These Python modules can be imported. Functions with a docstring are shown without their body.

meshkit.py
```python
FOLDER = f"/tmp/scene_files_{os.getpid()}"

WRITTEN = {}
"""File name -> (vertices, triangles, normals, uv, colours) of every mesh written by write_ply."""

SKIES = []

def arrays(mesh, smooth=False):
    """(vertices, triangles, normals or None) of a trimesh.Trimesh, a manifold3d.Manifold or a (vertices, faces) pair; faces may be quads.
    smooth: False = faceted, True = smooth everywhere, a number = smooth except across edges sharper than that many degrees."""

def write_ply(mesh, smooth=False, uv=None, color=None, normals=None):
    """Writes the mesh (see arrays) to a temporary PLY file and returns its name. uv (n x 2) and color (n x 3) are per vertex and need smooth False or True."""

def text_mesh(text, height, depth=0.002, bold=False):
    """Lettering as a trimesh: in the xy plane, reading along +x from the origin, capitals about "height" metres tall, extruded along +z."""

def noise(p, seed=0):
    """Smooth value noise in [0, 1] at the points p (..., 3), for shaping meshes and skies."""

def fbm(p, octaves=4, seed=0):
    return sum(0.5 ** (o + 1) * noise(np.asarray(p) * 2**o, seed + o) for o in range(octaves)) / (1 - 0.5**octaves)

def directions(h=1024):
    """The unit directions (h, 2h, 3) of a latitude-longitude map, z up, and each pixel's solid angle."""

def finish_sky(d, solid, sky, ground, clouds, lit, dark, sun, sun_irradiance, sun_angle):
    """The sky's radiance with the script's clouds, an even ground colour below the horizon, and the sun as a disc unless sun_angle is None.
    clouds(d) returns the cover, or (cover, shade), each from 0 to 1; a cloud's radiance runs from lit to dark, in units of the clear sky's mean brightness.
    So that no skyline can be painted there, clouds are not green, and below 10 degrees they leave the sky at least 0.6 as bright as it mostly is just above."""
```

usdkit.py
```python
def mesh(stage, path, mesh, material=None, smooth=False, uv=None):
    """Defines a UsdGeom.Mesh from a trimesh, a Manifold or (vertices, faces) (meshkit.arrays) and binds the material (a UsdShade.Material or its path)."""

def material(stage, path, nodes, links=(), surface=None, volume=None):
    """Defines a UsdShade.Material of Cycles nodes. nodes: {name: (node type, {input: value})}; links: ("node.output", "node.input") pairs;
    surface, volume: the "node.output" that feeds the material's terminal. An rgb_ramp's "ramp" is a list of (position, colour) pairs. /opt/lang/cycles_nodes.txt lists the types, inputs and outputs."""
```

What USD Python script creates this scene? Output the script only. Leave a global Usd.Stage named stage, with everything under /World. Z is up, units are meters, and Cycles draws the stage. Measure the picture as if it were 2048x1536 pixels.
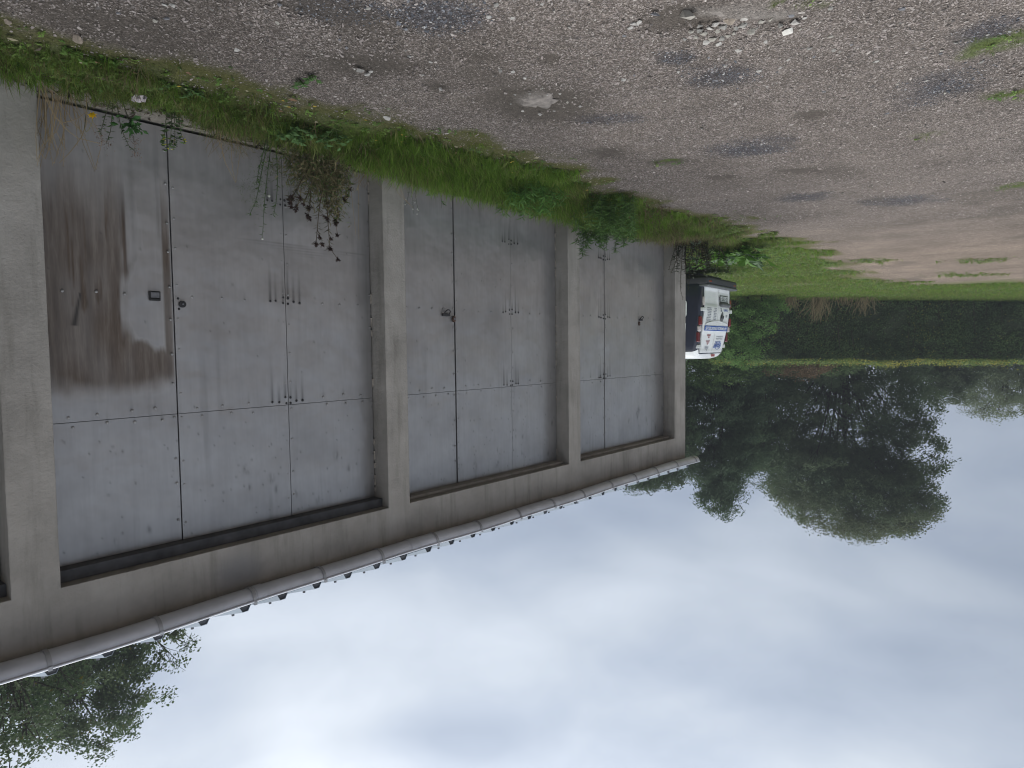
import math
import numpy as np
import trimesh
import usdkit
import meshkit
from shapely.geometry import Polygon, box as sbox
from pxr import Usd, UsdGeom, UsdLux, UsdShade, Gf, Sdf, Vt

stage = Usd.Stage.CreateInMemory()
UsdGeom.SetStageUpAxis(stage, UsdGeom.Tokens.z)
UsdGeom.SetStageMetersPerUnit(stage, 1.0)
UsdGeom.Xform.Define(stage, '/World')
UsdGeom.Scope.Define(stage, '/World/Looks')

# ------------------------------------------------------------------ camera (the photograph was taken with the phone upside down)
F_PX = 1349.55
CAM = np.array([-4.7248, 0.0, 1.58])
FW = np.array([0.64175, 0.76489, 0.05564])
RT = np.array([0.766436, -0.642221, -0.011313])
UP = np.array([-0.027082, -0.049907, 0.998387])
cam = UsdGeom.Camera.Define(stage, '/World/camera')
cam.CreateHorizontalApertureAttr(36.0)
cam.CreateVerticalApertureAttr(27.0)
cam.CreateFocalLengthAttr(36.0 * F_PX / 2048)
cam.CreateFStopAttr(0.0)
cam.CreateClippingRangeAttr(Gf.Vec2f(0.05, 2000))
m4 = np.eye(4)
m4[0, :3], m4[1, :3], m4[2, :3], m4[3, :3] = -RT, -UP, -FW, CAM
cam.AddTransformOp().Set(Gf.Matrix4d(*m4.ravel().tolist()))
cam.CreateExposureAttr(0.46)

# ------------------------------------------------------------------ sky and sun (overcast, the bright part of the cloud high behind the garages)
SUN_DIR = np.array([0.62, 0.30, 0.95]); SUN_DIR /= np.linalg.norm(SUN_DIR)
SUN_EL = math.asin(SUN_DIR[2]); SUN_ROT = math.atan2(SUN_DIR[0], SUN_DIR[1])
SKY_STRENGTH = 0.10
dome = UsdLux.DomeLight.Define(stage, '/World/sky')
dome.CreateIntensityAttr(1.0)
sky_mat = usdkit.material(stage, '/World/Looks/sky_material', {
    'tc': ('texture_coordinate', {}),
    'sky': ('sky_texture', {'sky_type': 'single_scattering', 'sun_disc': False, 'sun_elevation': SUN_EL, 'sun_rotation': SUN_ROT,
                            'air_density': 1.0, 'aerosol_density': 2.0, 'ozone_density': 1.0}),
    'map': ('mapping', {'scale': (1.0, 1.0, 2.1), 'location': (3.3, 1.2, 0.6)}),
    'n1': ('noise_texture', {'scale': 2.3, 'detail': 4.0, 'roughness': 0.45, 'distortion': 0.2}),
    'n2': ('noise_texture', {'scale': 4.6, 'detail': 4.0, 'roughness': 0.5, 'distortion': 0.3}),
    'mixn': ('mix_float', {'fac': 0.36}),
    'ramp': ('rgb_ramp', {'ramp': [(0.35, (0.74, 0.775, 0.83)), (0.45, (0.90, 0.92, 0.95)), (0.55, (1.09, 1.085, 1.065)), (0.66, (1.27, 1.245, 1.20))]}),
    # an overcast sky is two to three times brighter overhead than at the horizon, and bluer low down
    'sep': ('separate_xyz', {}),
    'elev': ('rgb_ramp', {'ramp': [(0.0, (2.15, 2.50, 3.20)), (0.12, (2.40, 2.78, 3.50)), (0.28, (2.80, 3.18, 3.80)), (0.50, (3.95, 4.35, 4.95)), (0.75, (8.6, 8.9, 9.3)), (1.0, (11.0, 11.1, 11.2))]}),
    'dot': ('vector_math', {'math_type': 'dot_product', 'vector2': tuple(SUN_DIR)}),
    'glow': ('map_range', {'range_type': 'smoothstep', 'from_min': 0.1, 'from_max': 1.0, 'to_min': 0.84, 'to_max': 1.28, 'clamp': True}),
    'mul': ('vector_math', {'math_type': 'multiply'}), 'mul2': ('vector_math', {'math_type': 'scale'}),
    'mix': ('mix_color', {'fac': 0.95}),
    'bg': ('background_shader', {'strength': SKY_STRENGTH}),
}, [('tc.generated', 'map.vector'), ('map.vector', 'n1.vector'), ('map.vector', 'n2.vector'),
    ('n1.fac', 'mixn.a'), ('n2.fac', 'mixn.b'), ('mixn.result', 'ramp.fac'),
    ('tc.generated', 'sep.vector'), ('sep.z', 'elev.fac'), ('tc.generated', 'dot.vector1'), ('dot.value', 'glow.value'),
    ('ramp.color', 'mul.vector1'), ('elev.color', 'mul.vector2'), ('mul.vector', 'mul2.vector1'), ('glow.result', 'mul2.scale'),
    ('sky.color', 'mix.a'), ('mul2.vector', 'mix.b'), ('mix.result', 'bg.color')], surface='bg.background')
UsdShade.MaterialBindingAPI.Apply(dome.GetPrim()).Bind(sky_mat)

sun = UsdLux.DistantLight.Define(stage, '/World/sun')
sun.CreateIntensityAttr(0.26)
sun.CreateAngleAttr(22.0)
sun.CreateNormalizeAttr(True)
sun.CreateColorAttr(Gf.Vec3f(1.0, 0.97, 0.93))
_z = SUN_DIR; _x = np.cross([0, 1, 0], _z); _x /= np.linalg.norm(_x); _y = np.cross(_z, _x)
s4 = np.eye(4); s4[0, :3], s4[1, :3], s4[2, :3] = _x, _y, _z
sun.AddTransformOp().Set(Gf.Matrix4d(*s4.ravel().tolist()))

# ------------------------------------------------------------------ helpers
USED = {}


def path_for(parent, name):
    key = parent + '/' + name
    n = USED.get(key, 0)
    USED[key] = n + 1
    return key if n == 0 else f'{key}_{n:03d}'


def tag(prim, label=None, cat=None, group=None, kind=None):
    for k, v in (('label', label), ('category', cat), ('group', group), ('kind', kind)):
        if v:
            prim.SetCustomDataByKey(k, v)
    return prim


def thing(name, label, cat, loc=(0, 0, 0), rotz=0.0, group=None, kind=None):
    x = UsdGeom.Xform.Define(stage, path_for('/World', name))
    x.AddTranslateOp().Set(Gf.Vec3d(*map(float, loc)))
    x.AddRotateZOp().Set(float(rotz))
    tag(x.GetPrim(), label, cat, group, kind)
    return x.GetPrim()


def part(parent, name, mesh, mat, smooth=False, label=None, kind=None, prim=None):
    base = '/World' if parent is None else str(parent.GetPath())
    m = usdkit.mesh(stage, path_for(base, name), mesh, mat, smooth)
    if prim:
        api = UsdGeom.PrimvarsAPI(m)
        for k, v in prim.items():
            api.CreatePrimvar(k, Sdf.ValueTypeNames.Color3fArray, 'vertex').Set(Vt.Vec3fArray.FromNumpy(np.asarray(v, np.float32)))
    if label or kind:
        tag(m.GetPrim(), label, kind=kind)
    return m.GetPrim()


def copy_thing(src, loc, rotz, label=None, scale=1.0, group=None):
    was = src.GetCustomData()
    base = src.GetName()
    x = UsdGeom.Xform.Define(stage, path_for('/World', base))
    x.GetPrim().GetReferences().AddInternalReference(src.GetPath())
    x.ClearXformOpOrder()
    for at in list(x.GetPrim().GetAttributes()):
        pass
    x.AddTransformOp().Set(Gf.Matrix4d(*(rot_z(rotz, scale, loc)).ravel().tolist()))
    tag(x.GetPrim(), label or was['label'], was['category'], group or was.get('group'))
    x.GetPrim().SetInstanceable(True)
    return x.GetPrim()


def rot_z(deg, s, loc):
    a = math.radians(deg); m = np.eye(4)
    m[0, :2] = [math.cos(a) * s, math.sin(a) * s]; m[1, :2] = [-math.sin(a) * s, math.cos(a) * s]; m[2, 2] = s
    m[3, :3] = loc
    return m


def bx(x0, x1, y0, y1, z0, z1):
    return trimesh.creation.box(bounds=[[min(x0, x1), min(y0, y1), min(z0, z1)], [max(x0, x1), max(y0, y1), max(z0, z1)]])


def cat(ms):
    return trimesh.util.concatenate(ms)


def rbox(x0, x1, y0, y1, z0, z1, r):
    """A box with rounded edges."""
    import manifold3d as m3
    r = min(r, 0.49 * min(abs(x1 - x0), abs(y1 - y0), abs(z1 - z0)))
    s = m3.Manifold.sphere(r, 12)
    pts = [s.translate((x, y, z)) for x in (min(x0, x1) + r, max(x0, x1) - r) for y in (min(y0, y1) + r, max(y0, y1) - r) for z in (min(z0, z1) + r, max(z0, z1) - r)]
    mm = m3.Manifold.batch_hull(pts).to_mesh()
    return trimesh.Trimesh(mm.vert_properties[:, :3], mm.tri_verts, process=False)


def tube(pts, rad, n=5):
    """A tapered tube along pts (vertices, faces)."""
    pts = np.asarray(pts, float); k = len(pts)
    rad = np.broadcast_to(np.asarray(rad, float), (k,))
    t = np.gradient(pts, axis=0); t /= np.maximum(np.linalg.norm(t, axis=1, keepdims=True), 1e-9)
    ref = np.array([0.0, 0, 1.0]) if abs(t[0, 2]) < 0.9 else np.array([1.0, 0, 0])
    a = np.cross(t, ref); a /= np.maximum(np.linalg.norm(a, axis=1, keepdims=True), 1e-9)
    b = np.cross(t, a)
    ang = np.arange(n) * 2 * np.pi / n
    v = pts[:, None] + rad[:, None, None] * (np.cos(ang)[None, :, None] * a[:, None] + np.sin(ang)[None, :, None] * b[:, None])
    v = v.reshape(-1, 3); f = []
    for i in range(k - 1):
        for j in range(n):
            p, q = i * n + j, i * n + (j + 1) % n
            f += [[p, q, q + n], [p, q + n, p + n]]
    for j in range(1, n - 1):
        f.append([0, j + 1, j]); f.append([(k - 1) * n, (k - 1) * n + j, (k - 1) * n + j + 1])
    return v, np.array(f)


class Acc:
    """Collects raw triangles and a colour per vertex."""
    def __init__(s): s.v, s.f, s.c, s.n = [], [], [], 0
    def add(s, v, f, c=(1, 1, 1)):
        v = np.asarray(v, float); s.v.append(v); s.f.append(np.asarray(f, int) + s.n)
        s.c.append(np.broadcast_to(np.asarray(c, float), (len(v), 3))); s.n += len(v)
    def tube(s, pts, rad, n=5, c=(1, 1, 1)):
        s.add(*tube(pts, rad, n), c)
    def mesh(s): return np.vstack(s.v), np.vstack(s.f)
    def col(s): return np.vstack(s.c)


def build(parent, name, acc, mat, smooth=False, **k):
    return part(parent, name, acc.mesh(), mat, smooth, prim={'tint': acc.col()} if not smooth or smooth is True else None, **k)


def unit(v):
    v = np.asarray(v, float); return v / np.maximum(np.linalg.norm(v, axis=-1, keepdims=True), 1e-9)


def leaf_quads(pos, nrm, axis, length, width, bend=0.25):
    """Pointed leaves: four vertices, two triangles each, folded along the midrib."""
    nrm = unit(nrm); axis = unit(axis - nrm * (axis * nrm).sum(-1, keepdims=True)); side = np.cross(nrm, axis)
    L = np.asarray(length)[..., None]; Wd = np.asarray(width)[..., None]
    p0 = pos; p2 = pos + axis * L - nrm * L * bend * 0.6
    mid = pos + axis * L * 0.45
    p1 = mid + side * Wd * 0.5 + nrm * Wd * bend; p3 = mid - side * Wd * 0.5 + nrm * Wd * bend
    v = np.stack([p0, p1, p2, p3], 1).reshape(-1, 3)
    i = np.arange(len(pos))[:, None] * 4
    f = np.concatenate([i + [0, 1, 2], i + [0, 2, 3]], 1).reshape(-1, 3)
    return v, f


def surf_point(px, py, depth):
    """A surveyed point: bearing of the photograph's pixel, so many metres ahead."""
    return CAM + depth * (FW + (1024 - px) / F_PX * RT + (py - 768) / F_PX * UP)


def on_ground(px, py, z=0.0):
    d = FW + (1024 - px) / F_PX * RT + (py - 768) / F_PX * UP
    return CAM + d * ((z - CAM[2]) / d[2])


def on_wall(px, py, x=0.0):
    d = FW + (1024 - px) / F_PX * RT + (py - 768) / F_PX * UP
    return CAM + d * ((x - CAM[0]) / d[0])


def sstep(x, a, b):
    t = np.clip((np.asarray(x, float) - a) / (b - a), 0, 1); return t * t * (3 - 2 * t)


def nz(x, y, s, seed=0, octv=3):
    p = np.stack([np.asarray(x, float) * s, np.asarray(y, float) * s, np.full(np.shape(x), 0.37 + seed)], -1)
    return meshkit.fbm(p, octv, seed)


# ------------------------------------------------------------------ materials
def L(n): return '/World/Looks/' + n


def simple(name, col, rough=0.6, metal=0.0, var=0.25, scale=6.0, bump=0.0, bscale=60.0, spec=0.4, coat=0.0):
    d = np.array(col)
    nodes = {'tc': ('texture_coordinate', {}), 'g': ('geometry', {}),
             'n': ('noise_texture', {'scale': scale, 'detail': 5.0, 'roughness': 0.6}),
             'r': ('rgb_ramp', {'ramp': [(0.3, tuple(d * (1 - var))), (0.7, tuple(d * (1 + var)))]}),
             'p': ('principled_bsdf', {'roughness': rough, 'metallic': metal, 'specular_ior_level': spec, 'coat_weight': coat})}
    links = [('g.position', 'n.vector'), ('n.fac', 'r.fac'), ('r.color', 'p.base_color')]
    if bump:
        nodes['bn'] = ('noise_texture', {'scale': bscale, 'detail': 4.0})
        nodes['b'] = ('bump', {'strength': 1.0, 'distance': bump})
        links += [('g.position', 'bn.vector'), ('bn.fac', 'b.height'), ('b.normal', 'p.normal')]
    return usdkit.material(stage, L(name), nodes, links, surface='p.BSDF')


def tinted(name, rough=0.7, trans=0.0, spec=0.3, vary=0.25, gain=1.0):
    """Colour from the mesh's own vertices, varied from piece to piece; leaves let light through."""
    nodes = {'a': ('attribute', {'attribute': 'tint'}), 'g': ('geometry', {}),
             'm': ('map_range', {'from_min': 0, 'from_max': 1, 'to_min': gain * (1 - vary), 'to_max': gain * (1 + vary)}),
             's': ('vector_math', {'math_type': 'scale'}),
             'p': ('principled_bsdf', {'roughness': rough, 'specular_ior_level': spec})}
    links = [('g.random_per_island', 'm.value'), ('a.color', 's.vector1'), ('m.result', 's.scale'), ('s.vector', 'p.base_color')]
    if trans:
        nodes['t'] = ('translucent_bsdf', {}); nodes['x'] = ('mix_closure', {'fac': trans})
        links += [('s.vector', 't.color'), ('p.BSDF', 'x.closure1'), ('t.BSDF', 'x.closure2')]
        return usdkit.material(stage, L(name), nodes, links, surface='x.closure')
    return usdkit.material(stage, L(name), nodes, links, surface='p.BSDF')


def varied(name, ramp, rough=0.8, trans=0.0, spec=0.2, extra=0.2):
    """Colour picked per scattered copy."""
    nodes = {'o': ('object_info', {}), 'g': ('geometry', {}),
             'r': ('rgb_ramp', {'ramp': ramp}),
             'm': ('map_range', {'from_min': 0, 'from_max': 1, 'to_min': 1 - extra, 'to_max': 1 + extra}),
             's': ('vector_math', {'math_type': 'scale'}),
             'p': ('principled_bsdf', {'roughness': rough, 'specular_ior_level': spec})}
    links = [('o.random', 'r.fac'), ('r.color', 's.vector1'), ('g.random_per_island', 'm.value'), ('m.result', 's.scale'), ('s.vector', 'p.base_color')]
    if trans:
        nodes['t'] = ('translucent_bsdf', {}); nodes['x'] = ('mix_closure', {'fac': trans})
        links += [('s.vector', 't.color'), ('p.BSDF', 'x.closure1'), ('t.BSDF', 'x.closure2')]
        return usdkit.material(stage, L(name), nodes, links, surface='x.closure')
    return usdkit.material(stage, L(name), nodes, links, surface='p.BSDF')


# render on the garage walls: painted, dusty, faint vertical weathering, one damp stain under the gutter
STAIN = on_wall(478, 1150, 0.0)
M_WALL = usdkit.material(stage, L('wall_render'), {
    'g': ('geometry', {}), 'bv': ('bevel', {'samples': 4, 'radius': 0.009}),
    'n': ('noise_texture', {'scale': 2.2, 'detail': 6.0, 'roughness': 0.62}),
    'mp': ('mapping', {'scale': (6.0, 6.0, 0.7)}), 'nv': ('noise_texture', {'scale': 1.6, 'detail': 5.0, 'roughness': 0.65}),
    'r': ('rgb_ramp', {'ramp': [(0.25, (0.200, 0.187, 0.169)), (0.5, (0.265, 0.249, 0.227)), (0.75, (0.322, 0.304, 0.279))]}),
    'rv': ('rgb_ramp', {'ramp': [(0.28, (0.66, 0.65, 0.62)), (0.50, (1, 1, 1)), (0.8, (1.06, 1.04, 1.02))]}),
    'mu': ('mix_color', {'blend_type': 'multiply', 'fac': 0.8}),
    'd': ('vector_math', {'math_type': 'distance', 'vector2': tuple(STAIN)}),
    'dm': ('map_range', {'range_type': 'smoothstep', 'from_min': 0.06, 'from_max': 0.26, 'to_min': 0.55, 'to_max': 0.0, 'clamp': True}),
    'ms': ('mix_color', {'b': (0.17, 0.17, 0.18)}),
    'sz': ('separate_xyz', {}), 'gz': ('map_range', {'range_type': 'smoothstep', 'from_min': 0.0, 'from_max': 0.8, 'to_min': 0.75, 'to_max': 0.0, 'clamp': True}),
    'gn': ('math', {'math_type': 'multiply'}), 'mg': ('mix_color', {'b': (0.17, 0.165, 0.13)}),
    'bn': ('noise_texture', {'scale': 55.0, 'detail': 6.0, 'roughness': 0.65}), 'bn2': ('noise_texture', {'scale': 5.0, 'detail': 3.0}),
    'b': ('bump', {'strength': 0.8, 'distance': 0.006}), 'b2': ('bump', {'strength': 0.6, 'distance': 0.02}),
    'p': ('principled_bsdf', {'roughness': 0.82, 'specular_ior_level': 0.25})},
    [('g.position', 'n.vector'), ('g.position', 'mp.vector'), ('mp.vector', 'nv.vector'), ('n.fac', 'r.fac'), ('nv.fac', 'rv.fac'),
     ('r.color', 'mu.a'), ('rv.color', 'mu.b'), ('g.position', 'd.vector1'), ('d.value', 'dm.value'), ('dm.result', 'ms.fac'), ('mu.result', 'ms.a'),
     ('g.position', 'sz.vector'), ('sz.z', 'gz.value'), ('gz.result', 'gn.value1'), ('nv.fac', 'gn.value2'), ('gn.value', 'mg.fac'), ('ms.result', 'mg.a'),
     ('mg.result', 'p.base_color'), ('g.position', 'bn.vector'), ('g.position', 'bn2.vector'),
     ('bn2.fac', 'b2.height'), ('bv.bevel', 'b2.normal'), ('bn.fac', 'b.height'), ('b2.normal', 'b.normal'), ('b.normal', 'p.normal')], surface='p.BSDF')
M_CONC = simple('threshold_concrete', (0.27, 0.245, 0.21), 0.9, var=0.35, scale=14, bump=0.008, bscale=40)

# zinc sheet of the doors: "marks" = brown stain, dark streak, pale scuff
M_ZINC = usdkit.material(stage, L('door_zinc'), {
    'g': ('geometry', {}), 'a': ('attribute', {'attribute': 'marks'}), 'sp': ('separate_color', {}),
    'n': ('noise_texture', {'scale': 3.0, 'detail': 5.0, 'roughness': 0.6}),
    'mp': ('mapping', {'scale': (9.0, 9.0, 0.8)}), 'nv': ('noise_texture', {'scale': 3.0, 'detail': 6.0, 'roughness': 0.7}),
    'r': ('rgb_ramp', {'ramp': [(0.3, (0.300, 0.292, 0.288)), (0.55, (0.345, 0.337, 0.333)), (0.8, (0.385, 0.377, 0.372))]}),
    'rv': ('rgb_ramp', {'ramp': [(0.30, (0.88, 0.88, 0.88)), (0.6, (1, 1, 1))]}),
    'mu': ('mix_color', {'blend_type': 'multiply', 'fac': 0.7}),
    'br': ('rgb_ramp', {'ramp': [(0.3, (0.042, 0.027, 0.019)), (0.5, (0.080, 0.058, 0.044)), (0.75, (0.150, 0.126, 0.105))]}),
    'm1': ('mix_color', {}), 'm2': ('mix_color', {'b': (0.030, 0.028, 0.028)}), 'm3': ('mix_color', {'b': (0.40, 0.41, 0.42)}),
    'me': ('map_range', {'from_min': 0, 'from_max': 1, 'to_min': 0.78, 'to_max': 0.0, 'clamp': True}),
    'ro': ('map_range', {'from_min': 0, 'from_max': 1, 'to_min': 0.34, 'to_max': 0.92, 'clamp': True}),
    'sp_': ('map_range', {'from_min': 0, 'from_max': 1, 'to_min': 0.5, 'to_max': 0.12, 'clamp': True}),
    'bw': ('noise_texture', {'scale': 2.2, 'detail': 3.0}), 'b': ('bump', {'strength': 0.6, 'distance': 0.035}),
    'bs': ('noise_texture', {'scale': 160.0, 'detail': 3.0}), 'b2': ('bump', {'strength': 0.25, 'distance': 0.002}),
    'p': ('principled_bsdf', {'specular_ior_level': 0.5})},
    [('g.position', 'n.vector'), ('g.position', 'mp.vector'), ('mp.vector', 'nv.vector'), ('n.fac', 'r.fac'), ('nv.fac', 'rv.fac'), ('r.color', 'mu.a'), ('rv.color', 'mu.b'),
     ('a.color', 'sp.color'), ('nv.fac', 'br.fac'), ('sp.r', 'm1.fac'), ('mu.result', 'm1.a'), ('br.color', 'm1.b'),
     ('sp.g', 'm2.fac'), ('m1.result', 'm2.a'), ('sp.b', 'm3.fac'), ('m2.result', 'm3.a'), ('m3.result', 'p.base_color'),
     ('sp.r', 'me.value'), ('me.result', 'p.metallic'), ('sp.r', 'ro.value'), ('ro.result', 'p.roughness'), ('sp.r', 'sp_.value'), ('sp_.result', 'p.specular_ior_level'),
     ('g.position', 'bw.vector'), ('bw.fac', 'b.height'), ('g.position', 'bs.vector'), ('bs.fac', 'b2.height'), ('b.normal', 'b2.normal'), ('b2.normal', 'p.normal')], surface='p.BSDF')
M_RIVET = simple('rivet_zinc', (0.26, 0.255, 0.25), 0.45, 0.6, var=0.2)
M_BOLT = simple('black_bolt', (0.022, 0.021, 0.022), 0.55, 0.2)
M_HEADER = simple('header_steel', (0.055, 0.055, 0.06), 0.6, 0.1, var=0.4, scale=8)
M_HANDLE = simple('handle_steel', (0.16, 0.16, 0.17), 0.45, 0.7, var=0.3, scale=30)
M_RUST = simple('rusty_steel', (0.085, 0.05, 0.035), 0.75, 0.2, var=0.5, scale=50)
M_DARKIN = simple('interior_dark', (0.03, 0.03, 0.03), 0.9)
M_GUTTER = simple('gutter_zinc', (0.47, 0.485, 0.53), 0.40, 0.25, var=0.18, scale=3.0, bump=0.004, bscale=4.0, spec=0.5)
M_ROOF = simple('roof_steel', (0.25, 0.29, 0.33), 0.45, 0.15, var=0.12, scale=3.0)
M_CLOSE = simple('rib_foam', (0.075, 0.08, 0.09), 0.8)
M_STRAP = simple('strap_steel', (0.30, 0.305, 0.32), 0.5, 0.3, var=0.2)
M_WOOD = simple('timber_grey', (0.12, 0.11, 0.10), 0.85)

# ------------------------------------------------------------------ building
ZT = 3.022
Y1, DW, DP, DE, RV = 1.322, 2.5616, 0.252, 0.3647, 0.177
STARTS = [Y1 - (DW + DP) * 2, Y1 - (DW + DP), Y1, Y1 + DW + DP, Y1 + 2 * (DW + DP)]
YEND = Y1 + 3 * DW + 2 * DP + DE
YBACK = STARTS[0] - 0.4
WT = 0.26

garage = thing('garage_block', 'long low row of lock-up garages in beige render with grey metal doors', 'building')
poly = sbox(YBACK, -0.4, YEND, 3.452)
for s0 in STARTS:
    ring0 = np.array(sbox(s0, -0.5, s0 + DW, ZT).segmentize(0.035).exterior.coords)[:-1]
    jr = np.random.default_rng(int(abs(s0) * 77)); k0 = len(ring0)
    wob = 0.0028 * (nz(ring0[:, 0], ring0[:, 1], 3, 5) - .5) * 2 + jr.normal(0, .0004, k0) + np.where(jr.random(k0) < .02, jr.uniform(.001, .003, k0), 0)
    cen = np.array([s0 + DW / 2, 1.3]); out0 = np.where(np.abs(ring0[:, :1] - cen[0]) > DW / 2 - .01, np.sign(ring0[:, :1] - cen[0]) * [[1.0, 0]], [[0, 1.0]])
    poly = poly.difference(Polygon(ring0 + out0 * np.abs(wob)[:, None]))
wall = trimesh.creation.extrude_polygon(poly, WT, engine='earcut')
v = wall.vertices.copy()
wall = trimesh.Trimesh(np.stack([v[:, 2], v[:, 0], v[:, 1]], 1), wall.faces, process=False)
part(garage, 'front_wall', wall, M_WALL)
gw = trimesh.creation.extrude_polygon(Polygon([(WT, -0.4), (6.2, -0.4), (6.2, 5.40), (WT, 3.52)]), 0.25, engine='earcut')
gv = gw.vertices.copy(); gw = trimesh.Trimesh(np.stack([gv[:, 0], YEND - gv[:, 2], gv[:, 1]], 1), gw.faces, process=False)
part(garage, 'end_wall', gw, M_WALL)
part(garage, 'rear_wall', cat([bx(5.95, 6.2, YBACK, YEND - 0.25, -0.4, 5.3), bx(WT, 5.95, YBACK, YBACK + 0.25, -0.4, 3.45)]), M_WALL)
part(garage, 'garage_floor', bx(WT, 5.95, YBACK + 0.25, YEND - 0.25, -0.4, 0.0), M_CONC)
for s0 in STARTS[1:]:
    rng = np.random.default_rng(int(s0 * 100) + 1000)
    g = np.meshgrid(np.linspace(-0.05, 0.30, 13), np.linspace(s0 + 0.002, s0 + DW - 0.002, 90), indexing='ij')
    zz = 0.012 + 0.012 * (nz(g[0], g[1], 9, 3) - 0.5) - 0.07 * sstep(-g[0], 0.01, 0.05) * nz(g[0], g[1], 12, 5)
    V = np.stack([g[0], g[1], zz], -1).reshape(-1, 3); nI, nJ = g[0].shape
    idx = np.arange(nI * nJ).reshape(nI, nJ)
    Fq = np.stack([idx[:-1, :-1], idx[1:, :-1], idx[1:, 1:], idx[:-1, 1:]], -1).reshape(-1, 4)
    part(garage, 'threshold', (V, Fq), M_CONC, smooth=True)

HDR = 2.945   # top of the door leaves / underside of the steel header
COLS = {1: [STARTS[1], STARTS[1] + .85, STARTS[1] + 1.7, STARTS[1] + DW],
        2: [Y1, 2.137, 3.016, Y1 + DW],
        3: [STARTS[3], 4.948, 5.835, STARTS[3] + DW],
        4: [STARTS[4], 7.798, 8.70, STARTS[4] + DW]}
SEAM = 2.033


def streak(Y, Z, y0, z0, w, ln):
    """A drip running down from (y0, z0)."""
    t = (z0 - Z) / ln
    return np.exp(-((Y - y0) / w) ** 2) * np.where((t > -0.02) & (t < 1), (1 - np.clip(t, 0, 1)) ** 1.3, 0)


def panel(parent, y0, y1, z0, z1, marks, step, tilt=0.0, bow=0.002, name='panel'):
    ny, nzv = max(3, int((y1 - y0) / step) + 1), max(3, int((z1 - z0) / step) + 1)
    Y, Z = np.meshgrid(np.linspace(y0, y1, ny), np.linspace(z0, z1, nzv), indexing='ij')
    X = RV + tilt * (Y - y0) / (y1 - y0) + bow * np.sin(np.pi * (Y - y0) / (y1 - y0)) * np.cos(2.1 * Z + y0 * 7) + 0.004 * (nz(Y, Z, 1.3, 7) - 0.5)
    # edges turned back
    V = np.stack([X, Y, Z], -1).reshape(-1, 3)
    idx = np.arange(ny * nzv).reshape(ny, nzv)
    F = np.stack([idx[:-1, :-1], idx[:-1, 1:], idx[1:, 1:], idx[1:, :-1]], -1).reshape(-1, 4)
    mk = marks(Y, Z).reshape(-1, 3)
    rim = np.concatenate([idx[:, 0], idx[-1, 1:], idx[-2::-1, -1], idx[0, -2:0:-1]])
    Vr = V[rim] + [0.02, 0, 0]; k = len(rim); b = len(V)
    F2 = np.array([[rim[i], rim[(i + 1) % k], b + (i + 1) % k, b + i] for i in range(k)])
    return part(parent, name, (np.vstack([V, Vr]), np.vstack([F, F2])), M_ZINC, prim={'marks': np.vstack([mk, mk[rim]])})


def dome_at(y, z, r, h, x=RV):
    c = trimesh.creation.icosphere(1, r); c.apply_scale([h / r, 1, 1]); c.apply_translation([x, y, z]); return c


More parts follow.
